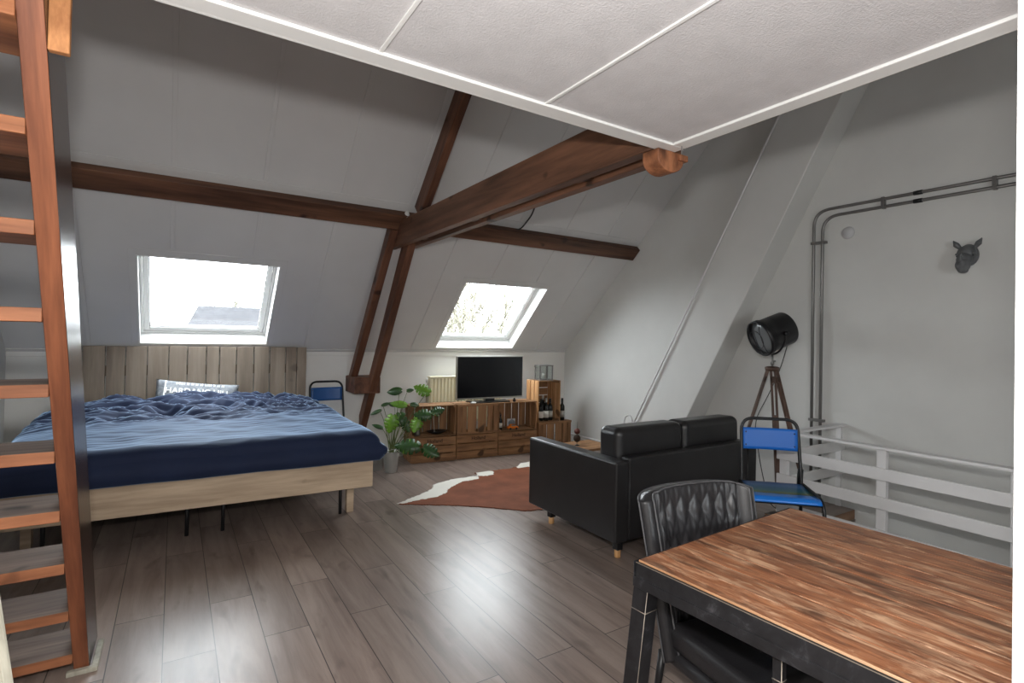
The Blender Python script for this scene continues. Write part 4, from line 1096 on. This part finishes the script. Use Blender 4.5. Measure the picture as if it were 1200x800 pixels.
# ------------------------------------------------------------------ tripod lamp
def lamp():
    C0 = Vector((4.66, 2.83, 0))
    root = thing('tripod_floor_lamp', 'black studio spotlight lamp on a brown wooden tripod', 'lamp', C0)
    R_ = Vector((.843, -.537, 0)); D_ = Vector((.537, .843, 0)); Z = Vector((0, 0, 1))
    zt = 1.315
    for (r, d) in ((-.40, .10), (.40, .06), (-.02, -.22)):
        A = R_*r*.09+D_*d*.09+Z*(zt-.02); B = R_*r+D_*d
        dv = (A-B); m = Matrix.Translation(B) @ dv.to_track_quat('Z', 'Y').to_matrix().to_4x4()
        b = BM()
        b.box(-.026, -.010, -.011, .011, .16, dv.length, mat=m); b.box(.010, .026, -.011, .011, .16, dv.length, mat=m)
        b.box(-.026, .026, -.011, .011, .12, .17, mat=m); b.box(-.026, .026, -.011, .011, .55, .62, mat=m); b.box(-.026, .026, -.011, .011, dv.length-.12, dv.length-.06, mat=m)
        b.box(-.012, .012, -.010, .010, 0.0, .9, mat=m)
        b.go('leg', M['lampwood'], root, bevel=.002)
        b = BM(); b.lathe([(.003, 0), (.014, .02), (.014, .05), (.001, .052)], (0, 0, 0), 10, mat=m); b.go('leg_tip', M['conduit'], root)
        b = BM(); b.sphere(tuple(m @ Vector((0, -.015, .46))), .012, 8); b.go('knob', M['blackplastic'], root)
    b = BM(); b.lathe([(.001, zt-.03), (.055, zt-.03), (.062, zt-.01), (.062, zt+.005), (.04, zt+.012), (.001, zt+.014)], (0, 0, 0), 24); b.go('tripod_head', M['lampwood'], root)
    b = BM(); b.tube([(0, 0, zt), (0, 0, zt+.12)], .009, 10); b.lathe([(.001, zt+.03), (.016, zt+.03), (.016, zt+.055), (.001, zt+.055)], (0, 0, 0), 12); b.tube([tuple(Z*(zt+.06)), tuple(Z*(zt+.06)+R_*.03)], .006, 8); b.go('stem', M['conduit'], root)
    hc = Z*1.63-R_*.005
    ax = (-R_*.91-D_*.15-Z*.37).normalized()            # where the lamp points
    q = ax.to_track_quat('Z', 'Y').to_matrix().to_4x4(); m = Matrix.Translation(hc) @ q
    Rr = .160
    b = BM(); b.lathe([(.001, -.155), (Rr*.94, -.155), (Rr*.97, -.145), (Rr*.99, 0.), (Rr*.99, .09), (Rr*1.06, .095), (Rr*1.06, .14), (Rr*.98, .142), (Rr*.95, .12), (.9*Rr, .10), (.001, .098)], (0, 0, 0), 40, mat=m); b.go('lamp_housing', M['black'], root)
    b = BM(); b.lathe([(.001, .118), (Rr*.6, .113), (Rr*.94, .105), (Rr*.94, .10), (.001, .10)], (0, 0, 0), 36, mat=m); b.go('lens', M['lamplens'], root)
    b = BM()    # wire guard
    for k in (-.5, 0, .5):
        b.tube([tuple(m @ Vector((k*Rr, math.sin(t)*Rr*math.sqrt(1-k*k)*1.0, .142+.03*math.cos(t)))) for t in [(-PI/2)+PI*i/12 for i in range(13)]], .0028, 6)
    b.tube([tuple(m @ Vector((Rr*.55*math.cos(a), Rr*.55*math.sin(a), .168))) for a in [2*PI*i/28 for i in range(28)]], .0028, 6, closed=True)
    b.go('wire_guard', M['black'], root)
    # yoke
    side = ax.cross(Z).normalized(); dn = Z*-1
    pts = []
    for i in range(21):
        a = PI*i/20; pts.append(tuple(hc+side*math.cos(a)*(Rr+.03)+dn*math.sin(a)*(Rr+.03)*1.0))
    b = BM(); b.tube([tuple(hc+side*(Rr+.03)+Z*.02)]+pts+[tuple(hc-side*(Rr+.03)+Z*.02)], .009, 8); b.go('yoke', M['black'], root)
    b = BM()
    for s in (-1, 1): b.lathe([(.001, 0), (.022, 0), (.022, .03), (.001, .03)], tuple(hc+side*s*(Rr+.02)), 12, mat=(side*s).to_track_quat('Z', 'Y').to_matrix().to_4x4())
    b.go('yoke_knob', M['blackplastic'], root)
    cb = fillet([tuple(hc-ax*.15-Z*.02), tuple(hc-ax*.16-Z*.12+R_*.02), tuple(R_*.075+Z*1.30), tuple(-R_*.02+D_*.03+Z*1.05), tuple(-R_*.16+Z*.82), tuple(-R_*.05+D_*.10+Z*.4), tuple(R_*.05+D_*.12+Z*.01), tuple(R_*.1-D_*.1+Z*.01)], .12, 8)
    b = BM(); b.tube(cb, .0042, 6); b.go('power_cord', M['cable'], root)
lamp()

# ------------------------------------------------------------------ wall conduits, plate, trophy
def conduit(label, y, z, xo=5.085):
    root = thing('wall_conduit', label, 'conduit')
    b = BM(); b.tube(fillet([(xo, y, -.9), (xo, y, z), (xo, YF+.02, z)], .15, 12), .0135, 10); b.go('pipe', M['conduit'], root)
    b = BM()
    for yy in (1.86,): b.tube([(xo, yy-.03, z), (xo, yy+.03, z)], .018, 10)
    b.go('coupling', M['blackplastic'], root)
    return root
conduit('outer of two parallel steel conduits bending along the right wall', 2.692, 2.792)
conduit('inner of two parallel steel conduits bending along the right wall', 2.612, 2.725)
G = 'clips holding the steel conduits'
for i, (y, z, v) in enumerate(((2.652, 2.49, 0), (2.652, .83, 0), (2.11, 2.758, 1), (1.38, 2.758, 1))):
    b = BM()
    if v: b.box(5.062, XR-.001, y-.012, y+.012, z-.05, z+.05)
    else: b.box(5.062, XR-.001, y-.075, y+.06, z-.012, z+.012)
    tag(b.go('conduit_clip', M['conduit'], bevel=.002), ['metal clip near the upper bend of the conduits', 'metal clip low on the conduits just above the railing', 'metal clip on the level conduits nearest the bend', 'metal clip on the level conduits near the wall edge'][i], 'clip', G)
b = BM(); b.lathe([(.001, 0), (.052, 0), (.055, .004), (.052, .012), (.001, .014)], (XR-.001, 2.40, 2.55), 28, mat=Matrix.Rotation(-PI/2, 4, 'Y')); 
tag(b.go('wall_plate', M['plate']), 'round white blanking plate on the right wall below the conduit bend', 'cover')
def trophy():
    root = thing('animal_head_ornament', 'small dark grey rhinoceros head ornament on the right wall', 'ornament', (XR-.001, 1.53, 2.22), 0)
    # local x negative = away from the wall
    b = BM()
    b.sphere((-.03, .0, .02), (.04, .066, .085), 20)               # neck at the wall
    b.sphere((-.065, .0, .03), (.055, .060, .062), 20)             # skull
    b.sphere((-.10, .005, -.02), (.045, .048, .055), 18)           # face
    b.sphere((-.120, .006, -.062), (.040, .047, .055), 18)         # muzzle
    b.sphere((-.115, .006, -.10), (.034, .034, .024), 16)          # lower jaw
    b.sphere((-.150, .028, -.072), (.010, .010, .012), 10); b.sphere((-.150, -.016, -.072), (.010, .010, .012), 10)
    b.sphere((-.095, .050, .025), (.014, .012, .010), 10); b.sphere((-.095, -.050, .025), (.014, .012, .010), 10)  # brows
    bb = b
    # horns
    bb.tube([(-.14, .006, -.05), (-.165, .006, -.02), (-.172, .006, .02)], [.017, .010, .002], 10)
    bb.tube([(-.125, .006, -.01), (-.142, .006, .008), (-.148, .006, .026)], [.012, .008, .002], 10)
    for s in (-1, 1):
        bb.tube([(-.05, s*.045, .075), (-.052, s*.068, .105), (-.054, s*.088, .140)], [.014, .021, .003], 10)
    o = b.go('head', M['clay'], root)
    r = o.modifiers.new('r', 'REMESH'); r.mode = 'VOXEL'; r.voxel_size = .0035; r.use_smooth_shade = True
    s = o.modifiers.new('s', 'SMOOTH'); s.factor = .5; s.iterations = 3
    b = BM(); b.sphere((-.1, .049, .008), .006, 8); b.sphere((-.1, -.049, .008), .006, 8); b.go('eyes', M['blackplastic'], root)
trophy()

# ------------------------------------------------------------------ outside
b = BM(); b.box(-60, 90, 12, 140, -9.2, -9); tag(b.go('ground', M['ground']), 'garden ground far below the skylights', 'ground')['kind'] = 'structure'
def house(label, x0, x1, y0, y1, ez, rz, hip=0):
    root = thing('neighbour_house', label, 'house')
    b = BM(); b.box(x0+.3, x1-.3, y0+.3, y1-.3, -9, ez); b.go('walls', M['brick'], root)
    ym = (y0+y1)/2
    b = BM(); v = [b.b.verts.new(p) for p in ((x0, y0, ez-.2), (x1, y0, ez-.2), (x1, y1, ez-.2), (x0, y1, ez-.2), (x0+hip, ym, rz), (x1-hip, ym, rz))]
    for f in ((0, 1, 5, 4), (1, 2, 5), (2, 3, 4, 5), (3, 0, 4), (0, 3, 2, 1)): b.b.faces.new([v[i] for i in f])
    b.go('roof', M['tile'], root)
house('grey-tiled house roof outside the left skylight, right of its middle', -1.3, 9, 38, 46, -2.2, 3.3, 2.6)
house('grey-tiled house roof at the left edge of the left skylight', -14, -4.3, 39, 47, -2.2, 3.45, .2)
def tree(label, x, y, h, seed, grp='bare trees outside the skylights', sp=.34):
    rnd = random.Random(seed)
    root = thing('bare_tree', label, 'tree', (x, y, -9), 0, grp)
    b = BM()
    def br(p, d, L, r, n):
        pts = [p]; q = p; dd = d.copy()
        for i in range(4):
            dd = (dd+Vector((rnd.uniform(-.12, .12), rnd.uniform(-.12, .12), .06))).normalized(); q = q+dd*L/4; pts.append(q)
        b.tube([tuple(v) for v in pts], [r*(1-.14*i) for i in range(5)], 5 if n > 2 else 3)
        if n == 0: return
        for k in range(4 if n > 1 else 5):
            t = rnd.uniform(.35, 1); i = min(3, int(t*4)); base_ = pts[i].lerp(pts[i+1], t*4-i)
            a = rnd.uniform(0, 2*PI); nd = (dd+Vector((math.cos(a), math.sin(a), .15))*rnd.uniform(.45, .85)).normalized()
            br(base_, nd, L*rnd.uniform(.5, .68), r*.6, n-1)
    br(Vector((0, 0, 0)), Vector((0, 0, 1)), h*.5, .30, 4)
    b.go('branches', M['bark'], root)
TL = ['bare tree seen through the right skylight, at its left', 'tall bare tree in the middle of the right skylight', 'bare tree seen through the right skylight, at its right']
for i, (x, h) in enumerate(((17.9, 15.5), (22.6, 20.5), (23.6, 18.0))): tree(TL[i], x, (36, 44, 38)[i], h, 3+i)
tree('bare treetop behind the house roof outside the left skylight', 3.4, 50, 15.5, 11); 

# ------------------------------------------------------------------ light
w = bpy.data.worlds.new('world'); scene.world = w; w.use_nodes = True; t = w.node_tree; t.nodes.clear()
ow = t.nodes.new('ShaderNodeOutputWorld'); bg = t.nodes.new('ShaderNodeBackground'); t.links.new(bg.outputs[0], ow.inputs[0])
bg.inputs['Color'].default_value = (.93, .96, 1.0, 1); bg.inputs['Strength'].default_value = 20.
# the photographer's flash just above the camera
fl = bpy.data.lights.new('flash', 'POINT'); fl.energy = 165; fl.shadow_soft_size = .05; fl.color = (1, .985, .965)
fo = bpy.data.objects.new('flash', fl); COL.objects.link(fo); fo.location = (-.03, 0, 1.82)
sun = bpy.data.lights.new('sun', 'SUN'); sun.energy = 0.3; sun.angle = math.radians(20)
so = bpy.data.objects.new('sun', sun); COL.objects.link(so); so.rotation_euler = Vector((.15, .8, -.55)).to_track_quat('-Z', 'Y').to_euler()
c = scene.cycles
c.max_bounces = 10; c.diffuse_bounces = 7; c.glossy_bounces = 4; c.transparent_max_bounces = 12; c.transmission_bounces = 4
c.use_denoising = True; c.sample_clamp_indirect = 8; c.caustics_reflective = False; c.caustics_refractive = False
vs = scene.view_settings; vs.view_transform = 'Standard'; vs.look = 'None'; vs.gamma = 1; vs.use_curve_mapping = False; vs.exposure = 0.0
scene.display_settings.display_device = 'sRGB'
